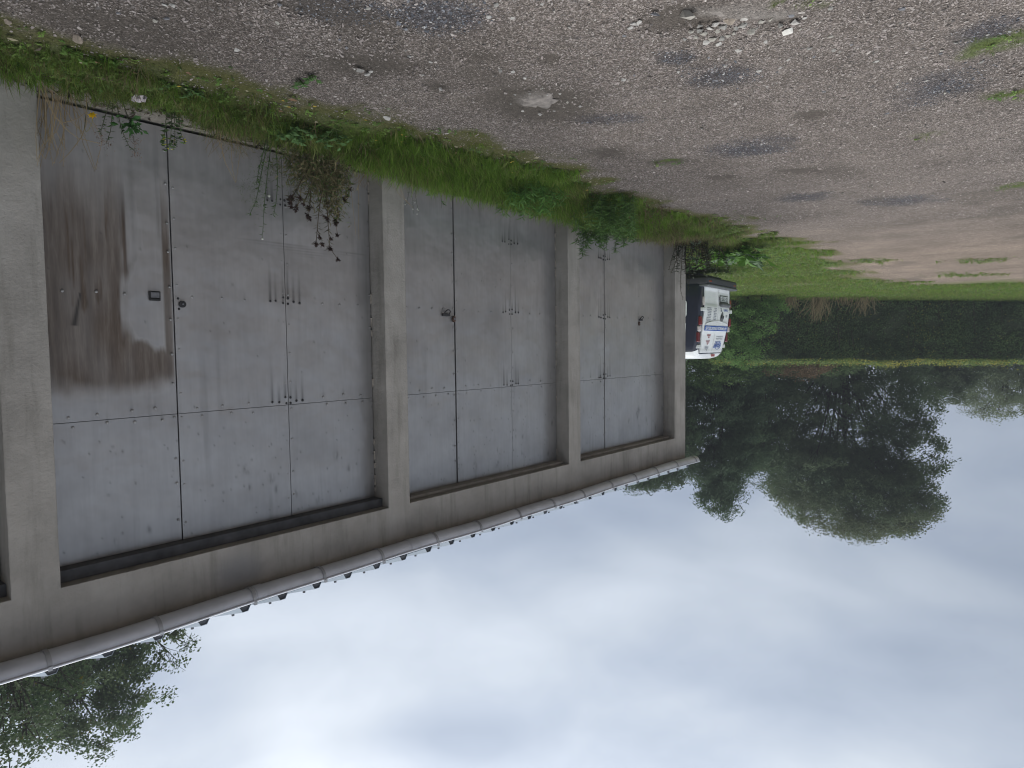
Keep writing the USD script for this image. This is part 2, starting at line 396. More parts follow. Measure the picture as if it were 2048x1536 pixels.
for d in (1, 2, 3, 4):
    cs = COLS[d]; rng = np.random.default_rng(40 + d)
    HDR = 2.945 if d < 3 else 2.992
    lab = {1: None, 2: 'zinc door whose edge leaf is covered with brown stains', 3: 'zinc door with a padlocked hasp by its wide leaf gap',
           4: 'zinc door with a small padlock near the end pillar'}[d]
    door = UsdGeom.Xform.Define(stage, path_for(str(garage.GetPath()), 'garage_door')).GetPrim()
    if lab: tag(door, lab)
    ha = cs[1] if d == 3 else cs[2]           # the hinged joint with the black bolts
    if d == 2: ha = cs[2]
    if d == 3: ha = cs[2]
    if d == 4: ha = cs[1]
    rows = [0.42, 1.20, SEAM - 0.03]
    offs = [(-0.135, 0), (-0.085, 0), (-0.022, 0.016), (-0.022, -0.03), (0.022, 0.016), (0.022, -0.03), (0.08, 0), (0.13, 0)]
    bolts, drips = [], []
    for zr in rows:
        for oy, oz in offs:
            yy, zz = ha + oy + rng.normal(0, 0.004), zr + oz + rng.normal(0, 0.004)
            bolts.append(dome_at(yy, zz, 0.0108, 0.006))
            if oz == 0 or rng.random() < 0.3:
                drips.append((yy, zz, 0.010, rng.uniform(0.16, 0.42) if zr > 0.5 else rng.uniform(0.12, 0.25), rng.uniform(0.5, 0.85)))
    part(door, 'hinge_bolts', cat(bolts), M_BOLT, smooth=True, kind='stuff')
    riv = []
    for c in (0, 1, 2):
        for k, yy in enumerate(np.linspace(cs[c] + 0.14, cs[c + 1] - 0.14, 4)):
            for zr in (1.20, SEAM + 0.03, SEAM - 0.04):
                if c and abs(yy - ha) < 0.18: continue
                q = yy + rng.normal(0, 0.012) + (0.03 if zr > 2.04 else 0); zq = zr + rng.normal(0, 0.006)
                riv.append(dome_at(q, zq, 0.010, 0.0045))
                if rng.random() < 0.6: drips.append((q, zq, 0.008, rng.uniform(0.05, 0.16), rng.uniform(0.1, 0.3)))
    for c in (0, 1, 2, 3):
        for zz in np.arange(0.2, HDR - 0.1, 0.235):
            for sd in (-0.024, 0.026):
                if (c == 0 and sd < 0) or (c == 3 and sd > 0): continue
                riv.append(dome_at(cs[c] + sd, zz + rng.normal(0, 0.02), 0.009, 0.004))
    part(door, 'rivets', cat(riv), M_RIVET, smooth=True, kind='stuff')
    spots = [(rng.uniform(cs[0], cs[3]), rng.uniform(2.1, HDR) if rng.random() < 0.75 else rng.uniform(0.3, 2.0), rng.uniform(0.003, 0.007)) for _ in range(130)]
    blots = [(rng.uniform(cs[0], cs[3]), rng.uniform(2.5, HDR - .08), rng.uniform(0.012, 0.03)) for _ in range(10)]

    def marks(Y, Z, d=d, cs=cs, drips=drips, spots=spots, blots=blots):
        m = np.zeros(Y.shape + (3,))
        for (yy, zz, w, ln, a) in drips:
            m[..., 1] = np.maximum(m[..., 1], a * streak(Y, Z, yy, zz, w, ln))
        for (yy, zz, r) in spots:
            m[..., 1] = np.maximum(m[..., 1], 0.5 * np.exp(-(((Y - yy) / r) ** 2 + ((Z - zz) / (r * 1.5)) ** 2)))
        for (yy, zz, r) in blots:
            m[..., 1] = np.maximum(m[..., 1], 0.5 * np.exp(-(((Y - yy) / r) ** 2 + ((Z - zz) / (r * 1.7)) ** 2)) * sstep(nz(Y * 3, Z, 14, 3), .35, .6))
        # splash dirt near the ground
        m[..., 0] = np.maximum(m[..., 0], 0.55 * sstep(-Z, -0.45, 0.0) * (0.35 + 0.8 * nz(Y * 2, Z, 3, 11)))
        # runs of grime from the seams
        m[..., 1] = np.maximum(m[..., 1], 0.16 * sstep(nz(Y * 9, Z * 0.5, 2.0, 21 + d), 0.58, 0.8))
        if d == 2:   # brown stain down the leaf beside the pillar, two pale islands left in it
            e = 0.07 * (nz(Y, Z, 4, 31) - 0.5) + 0.09 * (nz(Y * 5, Z * 0.5, 5, 33) - 0.5)
            on = sstep(cs[1] - Y, 0.0, 0.02)
            u = (Y - cs[0]) / (cs[1] - cs[0])
            top = sstep(1.91 + 0.22 * (nz(Y, Z, 3.2, 38) - .5) + 0.12 * (nz(Y * 2, Z, 6, 39) - .5) - Z, 0.0, 0.16)
            low = sstep(Z, 0.15, 0.55 + 0.5 * (nz(Y * 8, Z * 0 + 1, 2, 36)))
            broad = on * top * (0.25 + 0.75 * low) * (0.50 + 0.62 * nz(Y * 2.0, Z * 0.7, 3, 37))
            isl = sstep(u + e * 2.6 + 0.05 * np.sin(Z * 5 + 1), 0.62, 0.72) * sstep(0.93 - u, 0.0, 0.02) * sstep(1.57 + e * 2 - Z, 0, 0.05)
            isl2 = sstep(u + e * 1.6, 0.60, 0.66) * sstep(0.88 - u + e, 0.0, 0.04) * sstep(1.02 - Z, -0.1, 0.1)
            run = sstep(nz(Y * 16, Z * 0.5, 3, 41), 0.42, 0.66)
            dark = on * sstep(1.42 + e * 6 - Z, 0, 0.25) * sstep(Z, 0.25, 0.75) * sstep(0.70 - u, 0, 0.08) * (0.25 + 0.75 * run)
            b = np.maximum(broad * (1 - np.maximum(isl, isl2 * 0.8)), 0.97 * dark * (1 - isl * .9))
            b = np.maximum(b, 0.95 * on * run * sstep(u, 0.86, 0.9) * sstep(1.6 - Z, 0, .2) * low)
            m[..., 0] = np.maximum(m[..., 0], np.clip(b, 0, 0.97))
            sa, sb = on_wall(161, 585, RV), on_wall(149, 650, RV)              # the long dark scrape
            t = (Z - sa[2]) / (sb[2] - sa[2]); cy = sa[1] + (sb[1] - sa[1]) * t
            m[..., 1] = np.maximum(m[..., 1], 0.95 * np.exp(-((Y - cy) / (0.005 + 0.013 * np.clip(t, 0, 1))) ** 2) * ((t > 0) & (t < 1)))
            # scratches across the other two leaves
            for k in range(5):
                zz = 0.74 + 0.018 * k + 0.10 * (Y - 2.9) * (0.1 + 0.03 * k)
                sel = sstep(Y, 2.5 + .1 * k, 2.8 + .12 * k) * sstep(3.9 - .12 * k - Y, 0, .2)
                m[..., 1] = np.maximum(m[..., 1], (0.5 - .06 * k) * np.exp(-((Z - zz) / 0.006) ** 2) * sel * nz(Y * 3, Z, 5, 50 + k))
        if d == 3:   # grubby halo round the hasp
            m[..., 1] = np.maximum(m[..., 1], 0.22 * np.exp(-(((Y - cs[1] + 0.08) / 0.13) ** 2 + ((Z - 1.25) / 0.22) ** 2)))
            m[..., 1] = np.maximum(m[..., 1], 0.22 * np.exp(-(((Y - cs[1] - 0.45) / 0.3) ** 2 + ((Z - 1.25) / 0.3) ** 2)) * nz(Y, Z, 3, 61) * 1.6)
        if d == 4:
            m[..., 1] = np.maximum(m[..., 1], 0.20 * np.exp(-(((Y - cs[2] - 0.02) / 0.10) ** 2 + ((Z - 1.36) / 0.14) ** 2)))
        return np.clip(m, 0, 1)

    for c in (0, 1, 2):
        g0, g1 = (0.0035 if c else 0.012), (0.0035 if c < 2 else 0.014)
        if d == 3 and c == 0: g1 = 0.011
        st = 0.0105 if d in (2, 3) else 0.018 if d == 4 else 0.06
        tl = {0: 0.006, 1: -0.003, 2: 0.004}[c]
        panel(door, cs[c] + g0, cs[c + 1] - g1, 0.035, SEAM - 0.002, marks, st, tl)
        panel(door, cs[c] + g0, cs[c + 1] - g1, SEAM + 0.002, HDR - 0.004, marks, st, tl)
    part(door, 'door_frame', cat([bx(RV + 0.03, WT - 0.004, cs[0] + 0.003, cs[3] - 0.003, 0.03, 0.09), bx(RV + 0.03, WT - 0.004, cs[0] + 0.003, cs[3] - 0.003, SEAM - .04, SEAM + .04)]
         + [bx(RV + 0.031, WT - 0.006, max(cs[0], c - .05) + .004, min(cs[3], c + .05) - .004, 0.091, 2.9) for c in cs]), M_DARKIN)
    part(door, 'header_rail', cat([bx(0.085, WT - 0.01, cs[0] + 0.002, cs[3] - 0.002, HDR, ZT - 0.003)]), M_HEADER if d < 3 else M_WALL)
    rough_edge = []
    for zz in np.arange(0.1, HDR, 0.11):
        if rng.random() < 0.35:
            rough_edge.append(bx(RV - 0.001 - rng.uniform(0, .003), RV + 0.02, cs[3] - 0.013, cs[3] - 0.001, zz, zz + rng.uniform(0.03, 0.10)))
    part(door, 'edge_mortar', cat(rough_edge), M_CONC, kind='stuff')
    if d == 2:
        p = on_wall(309, 592, RV)
        hp = cat([rbox(RV - 0.010, RV + 0.004, p[1] - 0.038, p[1] + 0.038, p[2] - 0.034, p[2] + 0.024, 0.005),
                  rbox(RV - 0.016, RV + 0.004, p[1] - 0.036, p[1] + 0.036, p[2] + 0.016, p[2] + 0.034, 0.006)])
        h = part(door, 'handle', hp, M_BOLT, smooth=30)
        part(h, 'handle_plate', cat([rbox(RV - 0.0135, RV - 0.006, p[1] - 0.028, p[1] + 0.028, p[2] - 0.026, p[2] + 0.012, 0.003)]), M_HANDLE, smooth=30)
        p = on_wall(364, 608.5, RV)
        c = trimesh.creation.cylinder(0.024, 0.02, sections=28); c.apply_transform(trimesh.transformations.rotation_matrix(np.pi / 2, [0, 1, 0])); c.apply_translation([RV - 0.004, p[1], p[2]])
        k1 = trimesh.creation.cylinder(0.006, 0.008, sections=12); k1.apply_transform(trimesh.transformations.rotation_matrix(np.pi / 2, [0, 1, 0])); k1.apply_translation([RV - 0.016, p[1], p[2]])
        lk = part(door, 'lock', c, M_BOLT, smooth=30); part(lk, 'keyhole', k1, M_HANDLE, smooth=30)
        hh = [on_wall(356, 597, RV), on_wall(358, 618, RV)]
        for q in hh: part(door, 'bolt_hole', dome_at(q[1], q[2], 0.009, 0.004, RV - 0.001), M_BOLT, smooth=True)
    if d in (3, 4):
        p = on_wall(892, 630, RV) if d == 3 else on_wall(1281, 640, RV)
        s = 1.0 if d == 3 else 0.9; sg = 1 if d == 3 else -1
        yj = cs[1] if d == 3 else cs[2]
        hs = cat([rbox(RV - 0.014, RV + 0.002, p[1] - 0.055 * s, p[1] + 0.05 * s, p[2] - 0.016, p[2] + 0.012, 0.004),
                  trimesh.Trimesh(*tube([[RV - 0.012, p[1] - 0.035, p[2] - 0.012], [RV - 0.03, p[1] - 0.034, p[2] - 0.035], [RV - 0.034, p[1] - 0.01, p[2] - 0.05],
                                         [RV - 0.034, p[1] + 0.015, p[2] - 0.05], [RV - 0.03, p[1] + 0.036, p[2] - 0.035], [RV - 0.012, p[1] + 0.035, p[2] - 0.012]], 0.006, 8), process=False)])
        part(door, 'handle', hs, M_BOLT, smooth=40)
        q = on_wall(906, 638, RV) if d == 3 else on_wall(1276, 647, RV)
        r_ = 0.026 * s
        c = trimesh.creation.cylinder(r_, 0.016, sections=24); c.apply_transform(trimesh.transformations.rotation_matrix(np.pi / 2, [0, 1, 0])); c.apply_scale([1, 0.8, 1.25])
        c.apply_translation([RV - 0.008, yj - 0.025 * sg, q[2]])
        k1 = trimesh.creation.cylinder(r_ * .45, 0.02, sections=16); k1.apply_transform(trimesh.transformations.rotation_matrix(np.pi / 2, [0, 1, 0])); k1.apply_translation([RV - 0.012, yj - 0.025 * sg, q[2]])
        lk = part(door, 'lock', c, M_RUST, smooth=30); part(lk, 'keyhole', k1, M_HANDLE, smooth=30)

# gutter: half-round zinc on strap brackets
GX, GZ, GR = -0.083, 3.422, 0.079
GY0, GY1 = YBACK, 10.05
ang = np.linspace(0, np.pi, 19)   # front lip, under, back
ring = np.stack([GX - GR * np.cos(ang), GZ - GR * np.sin(ang)], 1)
outl = np.vstack([ring, np.stack([GX - (GR - 0.003) * np.cos(ang[::-1]), GZ - (GR - 0.003) * np.sin(ang[::-1])], 1)])


def sag(y):
    return 0.004 * math.sin(y * 2.1 + 1), 0.007 * math.sin(y * 1.3) + 0.004 * math.sin(y * 3.7 + 2) + 0.003 * (y - 5) / 5


def prism_y(xz, y0, y1, segs=1):
    k = len(xz); ys = np.linspace(y0, y1, segs + 1)
    V = np.concatenate([np.stack([xz[:, 0] + sag(y)[0], np.full(k, y), xz[:, 1] + sag(y)[1]], 1) for y in ys]); F = []
    for s in range(segs):
        for i in range(k):
            a, b = s * k + i, s * k + (i + 1) % k
            F += [[a, b, b + k], [a, b + k, a + k]]
    tri = trimesh.creation.triangulate_polygon(Polygon(xz), engine='earcut')[1]
    F += [list(t[::-1]) for t in tri] + [[t[0] + segs * k, t[1] + segs * k, t[2] + segs * k] for t in tri]
    m = trimesh.Trimesh(V, np.array(F), process=False); m.fix_normals(); return m


gut = UsdGeom.Xform.Define(stage, path_for(str(garage.GetPath()), 'gutter')).GetPrim()
jy = [GY0, -1.9, 2.55, 4.05, 6.25, GY1]
for a, b in zip(jy[:-1], jy[1:]):
    dz = 0.0025 * math.sin(a * 3.1)
    part(gut, 'gutter_length', prism_y(outl + [0, dz], a + 0.002, b - 0.002, 14), M_GUTTER, smooth=40)
for j in jy[1:-1]:
    rr = np.vstack([np.stack([GX - (GR + 0.003) * np.cos(ang), GZ - (GR + 0.003) * np.sin(ang)], 1), np.stack([GX - (GR + 0.0003) * np.cos(ang[::-1]), GZ - (GR + 0.0003) * np.sin(ang[::-1])], 1)])
    part(gut, 'joint', prism_y(rr, j - 0.035, j + 0.035), M_GUTTER, smooth=40)
lipc = np.linspace(0, 2 * np.pi, 11)[:-1]
part(gut, 'lip', prism_y(np.stack([GX - GR - 0.002 + 0.009 * np.cos(lipc), GZ + 0.002 + 0.009 * np.sin(lipc)], 1), GY0, GY1 + 0.003, 70), M_GUTTER, smooth=50)
part(gut, 'end_cap', prism_y(np.stack([GX - GR * 0.99 * np.cos(ang), GZ - GR * 0.99 * np.sin(ang)], 1), GY1 - 0.004, GY1 + 0.002), M_GUTTER)
rng = np.random.default_rng(5)
by = 1.22
for k in range(-11, 15):
    yb = 1.22 + 0.622 * k + rng.normal(0, 0.015)
    if yb < GY0 + .05: continue
    rr = np.vstack([np.stack([GX - (GR + 0.0065) * np.cos(ang), GZ - (GR + 0.0065) * np.sin(ang)], 1), np.stack([GX - (GR + 0.002) * np.cos(ang[::-1]), GZ - (GR + 0.002) * np.sin(ang[::-1])], 1)])
    br = cat([prism_y(rr, yb - 0.013, yb + 0.013), bx(GX - GR - 0.014, GX - GR + 0.004, yb - 0.011, yb + 0.011, GZ - 0.004, GZ + 0.022)])
    part(gut, 'bracket', br, M_STRAP, smooth=35)

# roof: trapezoidal steel sheets, ribs running up the slope
SL = math.tan(math.radians(18.0))
roof = UsdGeom.Xform.Define(stage, path_for(str(garage.GetPath()), 'roof')).GetPrim()
X0r, X1r = -0.062, 6.5
PITCH = 0.306
y = YBACK - 0.05
first = True
ks = np.arange(math.floor((YBACK - 2.155) / PITCH), math.ceil((YEND + 0.1 - 2.155) / PITCH))
screws = []
for s in range(0, len(ks), 3):
    prof = []
    for k in ks[s:s + 3]:
        c = 2.155 + PITCH * k
        prof += [(c - PITCH / 2, 0), (c - 0.045, 0), (c - 0.022, 0.042), (c + 0.022, 0.042), (c + 0.045, 0)]
        screws.append(c)
    prof.append((2.155 + PITCH * (ks[s:s + 3][-1] + 0.5), 0))
    prof = np.array(prof)
    jit = rng.normal(0, 0.006)
    V = []
    for xx, th in ((X0r + jit, 0), (X1r, 0), (X1r, -0.004), (X0r + jit, -0.004)):
        V.append(np.stack([np.full(len(prof), xx), prof[:, 0], 3.473 + SL * (xx - X0r) + prof[:, 1] + th], 1))
    V = np.concatenate(V); k_ = len(prof); F = []
    for r_ in range(4):
        for i in range(k_ - 1):
            a, b = r_ * k_ + i, ((r_ + 1) % 4) * k_ + i
            F += [[a, b, b + 1], [a, b + 1, a + 1]]
    part(roof, 'roof_sheet', (V, np.array(F)), M_ROOF)
for c in screws:
    if 0.2 < c < YEND + .1:
        z_ = 3.473; yy_ = np.array([(c - .043, .001), (c - .021, .0405), (c + .021, .0405), (c + .043, .001)])
        cap = trimesh.creation.extrude_polygon(Polygon(yy_), .02, engine='earcut'); cv = cap.vertices.copy()
        part(roof, 'rib_closure', trimesh.Trimesh(np.stack([X0r + .006 + cv[:, 2], cv[:, 0], z_ + SL * (.006 + cv[:, 2]) + cv[:, 1] - .002], 1), cap.faces, process=False), M_CLOSE)
sc = []
for c in screws:
    for xx in (0.12, 1.6, 3.1):
        cy = trimesh.creation.cylinder(0.011, 0.014, sections=8); cy.apply_translation([xx, c, 3.473 + SL * (xx - X0r) + 0.051]); sc.append(cy)
part(roof, 'roof_screws', cat(sc), M_HANDLE, kind='stuff')
part(roof, 'eaves_board', cat([bx(-0.003, 0.02, YBACK, YEND, 3.40, 3.456)]).apply_translation([0.03, 0, 0]), M_WOOD)

# ------------------------------------------------------------------ ground
EDGE = np.array([(-1.1, -6), (-0.95, 0.0), (-0.85, .98), (-0.80, 1.21), (-0.83, 1.42), (-0.88, 1.64), (-0.84, 1.94), (-0.85, 2.23), (-0.86, 2.53), (-0.96, 2.84), (-1.03, 3.21), (-1.05, 3.69),
                 (-1.11, 4.19), (-1.19, 4.76), (-1.27, 5.17), (-1.08, 5.78), (-1.02, 6.9), (-1.15, 7.9), (-1.40, 8.57), (-1.22, 9.6), (-1.05, 10.5), (-1.06, 12.0), (-0.95, 14.0),
                 (-0.88, 16.1), (-0.9, 18.4), (-1.5, 21.2), (-3.6, 22.3), (-9, 24.5), (-22, 28), (-60, 38)])


def x_edge(y): return np.interp(y, EDGE[:, 1], EDGE[:, 0])


def gz(x, y):
    x = np.asarray(x, float); y = np.asarray(y, float)
    h = 0.02 * (nz(x, y, 0.7, 2) - 0.5) + 0.012 * (nz(x, y, 3.0, 4) - 0.5)
    h = h + 0.035 * sstep(x - x_edge(y), 0.05, 0.5) * sstep(11 - y, 0, 2) * sstep(-x, 0.12, 0.35)
    h = h - 0.09 * np.exp(-(((x - 2.5) / 3.5) ** 2 + ((y - 13.6) / 2.2) ** 2))
    lat = x * RT[0] + y * RT[1]
    return h + 0.14 * sstep(-lat, 12, 23) * sstep(y, 14, 26)


FWH = unit(FW * [1, 1, 0]); RTH = unit(RT * [1, 1, 0])


def blob(x, y, px, py, hw, hh, rough=0.5, seed=0, s=2.2):
    """A patch on the ground, surveyed as centre and half sizes; ragged edge. 1 inside, 0 outside."""
    c = on_ground(px, py); dep = (c - CAM) @ FW
    a = hw / F_PX * dep; b = np.linalg.norm(on_ground(px, py + hh) - on_ground(px, py - hh)) / 2
    u = ((x - c[0]) * RTH[0] + (y - c[1]) * RTH[1]) / a; w = ((x - c[0]) * FWH[0] + (y - c[1]) * FWH[1]) / b
    r = np.sqrt(u * u + w * w) + rough * (nz(x, y, s, seed) - 0.5) * 2
    return sstep(1.3 - r, 0.0, 0.95)


BLUE = [(1440, 150, 95, 26), (1870, 180, 75, 34), (1505, 293, 75, 18), (1610, 396, 55, 9), (1800, 402, 90, 10), (680, 18, 95, 30), (1200, 238, 80, 12), (880, 30, 120, 40), (1360, 118, 50, 16), (1980, 60, 60, 30)]
MUD = [(735, 135, 95, 26), (880, 180, 48, 18), (1085, 210, 135, 38), (950, 115, 60, 12), (1215, 308, 65, 14), (1335, 325, 55, 8), (1440, 355, 50, 6), (1620, 342, 60, 6), (1630, 230, 40, 8), (1370, 40, 75, 26), (1560, 40, 55, 18), (1100, 120, 30, 10)]
PALE = [(1480, 28, 85, 14), (1075, 203, 42, 14), (1560, 32, 60, 10)]
TUFTS = [(1985, 88, 60, 20), (2015, 188, 38, 10), (1858, 270, 30, 6), (2030, 372, 30, 5), (1330, 325, 26, 4), (1960, 520, 60, 4), (1620, 10, 40, 10), (1550, 5, 22, 6), (1740, 522, 45, 4), (1660, 545, 60, 4), (1940, 548, 60, 3), (1530, 470, 18, 5), (1560, 490, 24, 4)]


def masks(x, y):
    e = x_edge(y); n = nz(x, y, 3.2, 8); n2 = nz(x, y, 1.1, 9)
    d = x - e
    u_, w_ = x * RTH[0] + y * RTH[1], x * FWH[0] + y * FWH[1]
    rag = (nz(u_ * .45, w_ * 1.3, 1.0, 28) - .5) * 3.6 * sstep(y, 8.5, 11.5)                 # tongues of turf creeping into the gravel
    g = sstep(d + rag + 0.5 * (n - 0.5) * np.where(y > 8, 1.6, 1.0), 0.04, 0.34)                     # grass
    moss = sstep(d + rag + 0.9 * (n - 0.5), -0.20, 0.10) * (1 - g * 0.6)
    moss = np.maximum(moss, sstep(d, -0.5, 0.1) * sstep(nz(x, y, 2.0, 77), 0.52, 0.62) * 0.6)
    far = sstep(y, 10.5, 13)
    bare = far * sstep(nz(x, y * 1.0, 0.9, 13), 0.60, 0.68) * sstep(3.5 - d, 0, 3)             # gravel showing through the lawn
    g = g * (1 - bare)
    for t in TUFTS: g = np.maximum(g, 0.9 * blob(x, y, *t, rough=1.2, seed=19, s=5) * sstep(nz(x, y, 11, 92), .38, .6))
    blue = np.zeros_like(x); mud = np.zeros_like(x); pale = np.zeros_like(x)
    for k, b in enumerate(BLUE): blue = np.maximum(blue, blob(x, y, *b, rough=1.1, seed=20 + k, s=3.0) * (0.35 + 0.75 * nz(x, y, 6, 88)))
    for k, b in enumerate(MUD): mud = np.maximum(mud, blob(x, y, *b, rough=0.8, seed=40 + k, s=2.6))
    for k, b in enumerate(PALE): pale = np.maximum(pale, blob(x, y, *b, rough=1.5, seed=60 + k, s=6) * (0.2 + 1.1 * nz(x, y, 9, 89)))
    mud = np.maximum(mud, 0.65 * sstep(nz(x, y, 1.0, 66), 0.60, 0.70))
    return g, moss, blue, mud, pale


def spaced(a, b, fine, lo, hi, grow=1.12):
    mid = np.arange(a, b + 1e-6, fine); left, right = [], []
    s, p = fine, a
    while p > lo: s *= grow; p -= s; left.append(p)
    s, p = fine, b
    while p < hi: s *= grow; p += s; right.append(p)
    return np.concatenate([left[::-1], mid, right])


gx, gy = spaced(-5.6, 0.3, 0.034, -300, 300), spaced(0.6, 10.6, 0.034, -200, 400)
GXX, GYY = np.meshgrid(gx, gy, indexing='ij')
near = (np.abs(GXX) < 40) & (GYY < 60)
GZZ = np.where(near, gz(GXX, GYY), 0.0)
GZZ = np.where((GXX > -0.03) & (GYY < YEND), -0.06, GZZ)
g_, mo_, bl_, mu_, pa_ = masks(GXX, GYY)
GZZ = GZZ - 0.018 * mu_ * (GXX < -0.5) + 0.022 * pa_
idx = np.arange(GXX.size).reshape(GXX.shape)
GF = np.stack([idx[:-1, :-1], idx[1:, :-1], idx[1:, 1:], idx[:-1, 1:]], -1).reshape(-1, 4)
M_GROUND = usdkit.material(stage, L('gravel_ground'), {
    'g': ('geometry', {}), 'a': ('attribute', {'attribute': 'cover'}), 'a2': ('attribute', {'attribute': 'patch'}), 'sp': ('separate_color', {}), 'sp2': ('separate_color', {}),
    'nd': ('noise_texture', {'scale': 30.0, 'detail': 2.0}), 'vm': ('vector_math', {'math_type': 'multiply_add', 'vector2': (0.02, 0.02, 0.0)}),
    'v1': ('voronoi_texture', {'scale': 85.0}), 'v2': ('voronoi_texture', {'scale': 160.0}),
    's1': ('separate_color', {}), 's2': ('separate_color', {}),
    'r1': ('rgb_ramp', {'ramp': [(0.0, (0.085, 0.077, 0.070)), (0.30, (0.19, 0.167, 0.152)), (0.55, (0.29, 0.250, 0.228)), (0.74, (0.37, 0.318, 0.292)), (0.88, (0.46, 0.41, 0.38)), (1.0, (0.58, 0.53, 0.485))]}),
    'r2': ('rgb_ramp', {'ramp': [(0.0, (0.085, 0.075, 0.067)), (0.45, (0.20, 0.172, 0.155)), (0.80, (0.36, 0.315, 0.287)), (1.0, (0.58, 0.53, 0.49))]}),
    'sz': ('map_range', {'range_type': 'smoothstep', 'from_min': 0.42, 'from_max': 0.62, 'to_min': 0, 'to_max': 1, 'clamp': True}),
    'ns': ('noise_texture', {'scale': 8.0, 'detail': 4.0}), 'mx': ('mix_color', {}),
    'gap': ('map_range', {'range_type': 'smoothstep', 'from_min': 0.25, 'from_max': 0.62, 'to_min': 0.0, 'to_max': 0.62, 'clamp': True}), 'dk': ('mix_color', {'b': (0.085, 0.072, 0.062)}),
    'nl': ('noise_texture', {'scale': 0.8, 'detail': 4.0, 'roughness': 0.6}), 'rl': ('rgb_ramp', {'ramp': [(0.3, (0.72, 0.70, 0.68)), (0.55, (1.0, 0.98, 0.96)), (0.75, (1.22, 1.18, 1.12))]}),
    'ml': ('mix_color', {'blend_type': 'multiply', 'fac': 1.0}),
    'mb': ('mix_color', {}), 'blu': ('vector_math', {'math_type': 'multiply', 'vector2': (0.40, 0.44, 0.54)}),
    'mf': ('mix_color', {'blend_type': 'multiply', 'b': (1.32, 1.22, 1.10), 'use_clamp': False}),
    'nm': ('noise_texture', {'scale': 45.0, 'detail': 6.0, 'roughness': 0.7}),
    'rm': ('rgb_ramp', {'ramp': [(0.3, (0.070, 0.060, 0.050)), (0.7, (0.140, 0.120, 0.102))]}), 'mm': ('mix_color', {}), 'mk': ('math', {'math_type': 'multiply', 'value2': 0.85}),
    'rp': ('rgb_ramp', {'ramp': [(0.3, (0.20, 0.18, 0.16)), (0.7, (0.33, 0.30, 0.275))]}), 'mp': ('mix_color', {}),
    'rs': ('rgb_ramp', {'ramp': [(0.3, (0.060, 0.062, 0.022)), (0.5, (0.110, 0.112, 0.036)), (0.75, (0.175, 0.155, 0.075))]}), 'ms': ('mix_color', {}),
    'mskn': ('math', {'math_type': 'multiply_add', 'value2': 1.5, 'value3': -0.45}), 'mskm': ('math', {'math_type': 'multiply_add', 'use_clamp': True, 'value2': 1.0}), 'mska': ('math', {'math_type': 'multiply'}),
    'rg': ('rgb_ramp', {'ramp': [(0.3, (0.060, 0.075, 0.020)), (0.6, (0.105, 0.150, 0.032)), (0.8, (0.15, 0.175, 0.05))]}), 'mg': ('mix_color', {}),
    'b1': ('bump', {'strength': 0.9, 'distance': 0.012, 'invert': True}), 'b2': ('bump', {'strength': 0.7, 'distance': 0.006, 'invert': True}), 'b3': ('bump', {'strength': 0.6, 'distance': 0.02}),
    'p': ('principled_bsdf', {'roughness': 0.9, 'specular_ior_level': 0.2})},
    [('g.position', 'nd.vector'), ('nd.color', 'vm.vector1'), ('g.position', 'vm.vector3'), ('vm.vector', 'v1.vector'), ('vm.vector', 'v2.vector'),
     ('v1.color', 's1.color'), ('v2.color', 's2.color'), ('s1.r', 'r1.fac'), ('s2.r', 'r2.fac'), ('g.position', 'ns.vector'), ('ns.fac', 'sz.value'),
     ('r2.color', 'mx.a'), ('r1.color', 'mx.b'), ('sz.result', 'mx.fac'), ('v1.distance', 'gap.value'), ('gap.result', 'dk.fac'), ('mx.result', 'dk.a'),
     ('g.position', 'nl.vector'), ('nl.fac', 'rl.fac'), ('dk.result', 'ml.a'), ('rl.color', 'ml.b'),
     ('a.color', 'sp.color'), ('a2.color', 'sp2.color'), ('ml.result', 'blu.vector1'), ('ml.result', 'mb.a'), ('blu.vector', 'mb.b'), ('sp.b', 'mb.fac'),
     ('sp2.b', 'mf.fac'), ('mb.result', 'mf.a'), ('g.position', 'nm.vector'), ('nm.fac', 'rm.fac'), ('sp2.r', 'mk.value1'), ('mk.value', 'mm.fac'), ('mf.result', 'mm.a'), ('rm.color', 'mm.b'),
     ('nm.fac', 'rp.fac'), ('sp2.g', 'mp.fac'), ('mm.result', 'mp.a'), ('rp.color', 'mp.b'),
     ('nm.fac', 'rs.fac'), ('ns.fac', 'mskn.value1'), ('sp.g', 'mskm.value1'), ('mskn.value', 'mskm.value3'), ('sp.g', 'mska.value1'), ('mskm.value', 'mska.value2'), ('mska.value', 'ms.fac'), ('mp.result', 'ms.a'), ('rs.color', 'ms.b'),
     ('nm.fac', 'rg.fac'), ('sp.r', 'mg.fac'), ('ms.result', 'mg.a'), ('rg.color', 'mg.b'), ('mg.result', 'p.base_color'),
     ('ns.fac', 'b3.height'), ('v2.distance', 'b2.height'), ('v1.distance', 'b1.height'), ('b3.normal', 'b2.normal'), ('b2.normal', 'b1.normal'), ('b1.normal', 'p.normal')], surface='p.BSDF')
gp = part(None, 'ground', (np.stack([GXX, GYY, GZZ], -1).reshape(-1, 3), GF), M_GROUND, smooth=True, kind='structure',
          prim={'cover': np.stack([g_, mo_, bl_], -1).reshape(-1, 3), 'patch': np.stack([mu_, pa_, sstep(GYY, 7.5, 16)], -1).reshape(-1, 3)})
tag(gp, 'open yard of crushed gravel running into a grass verge and lawn', 'ground')


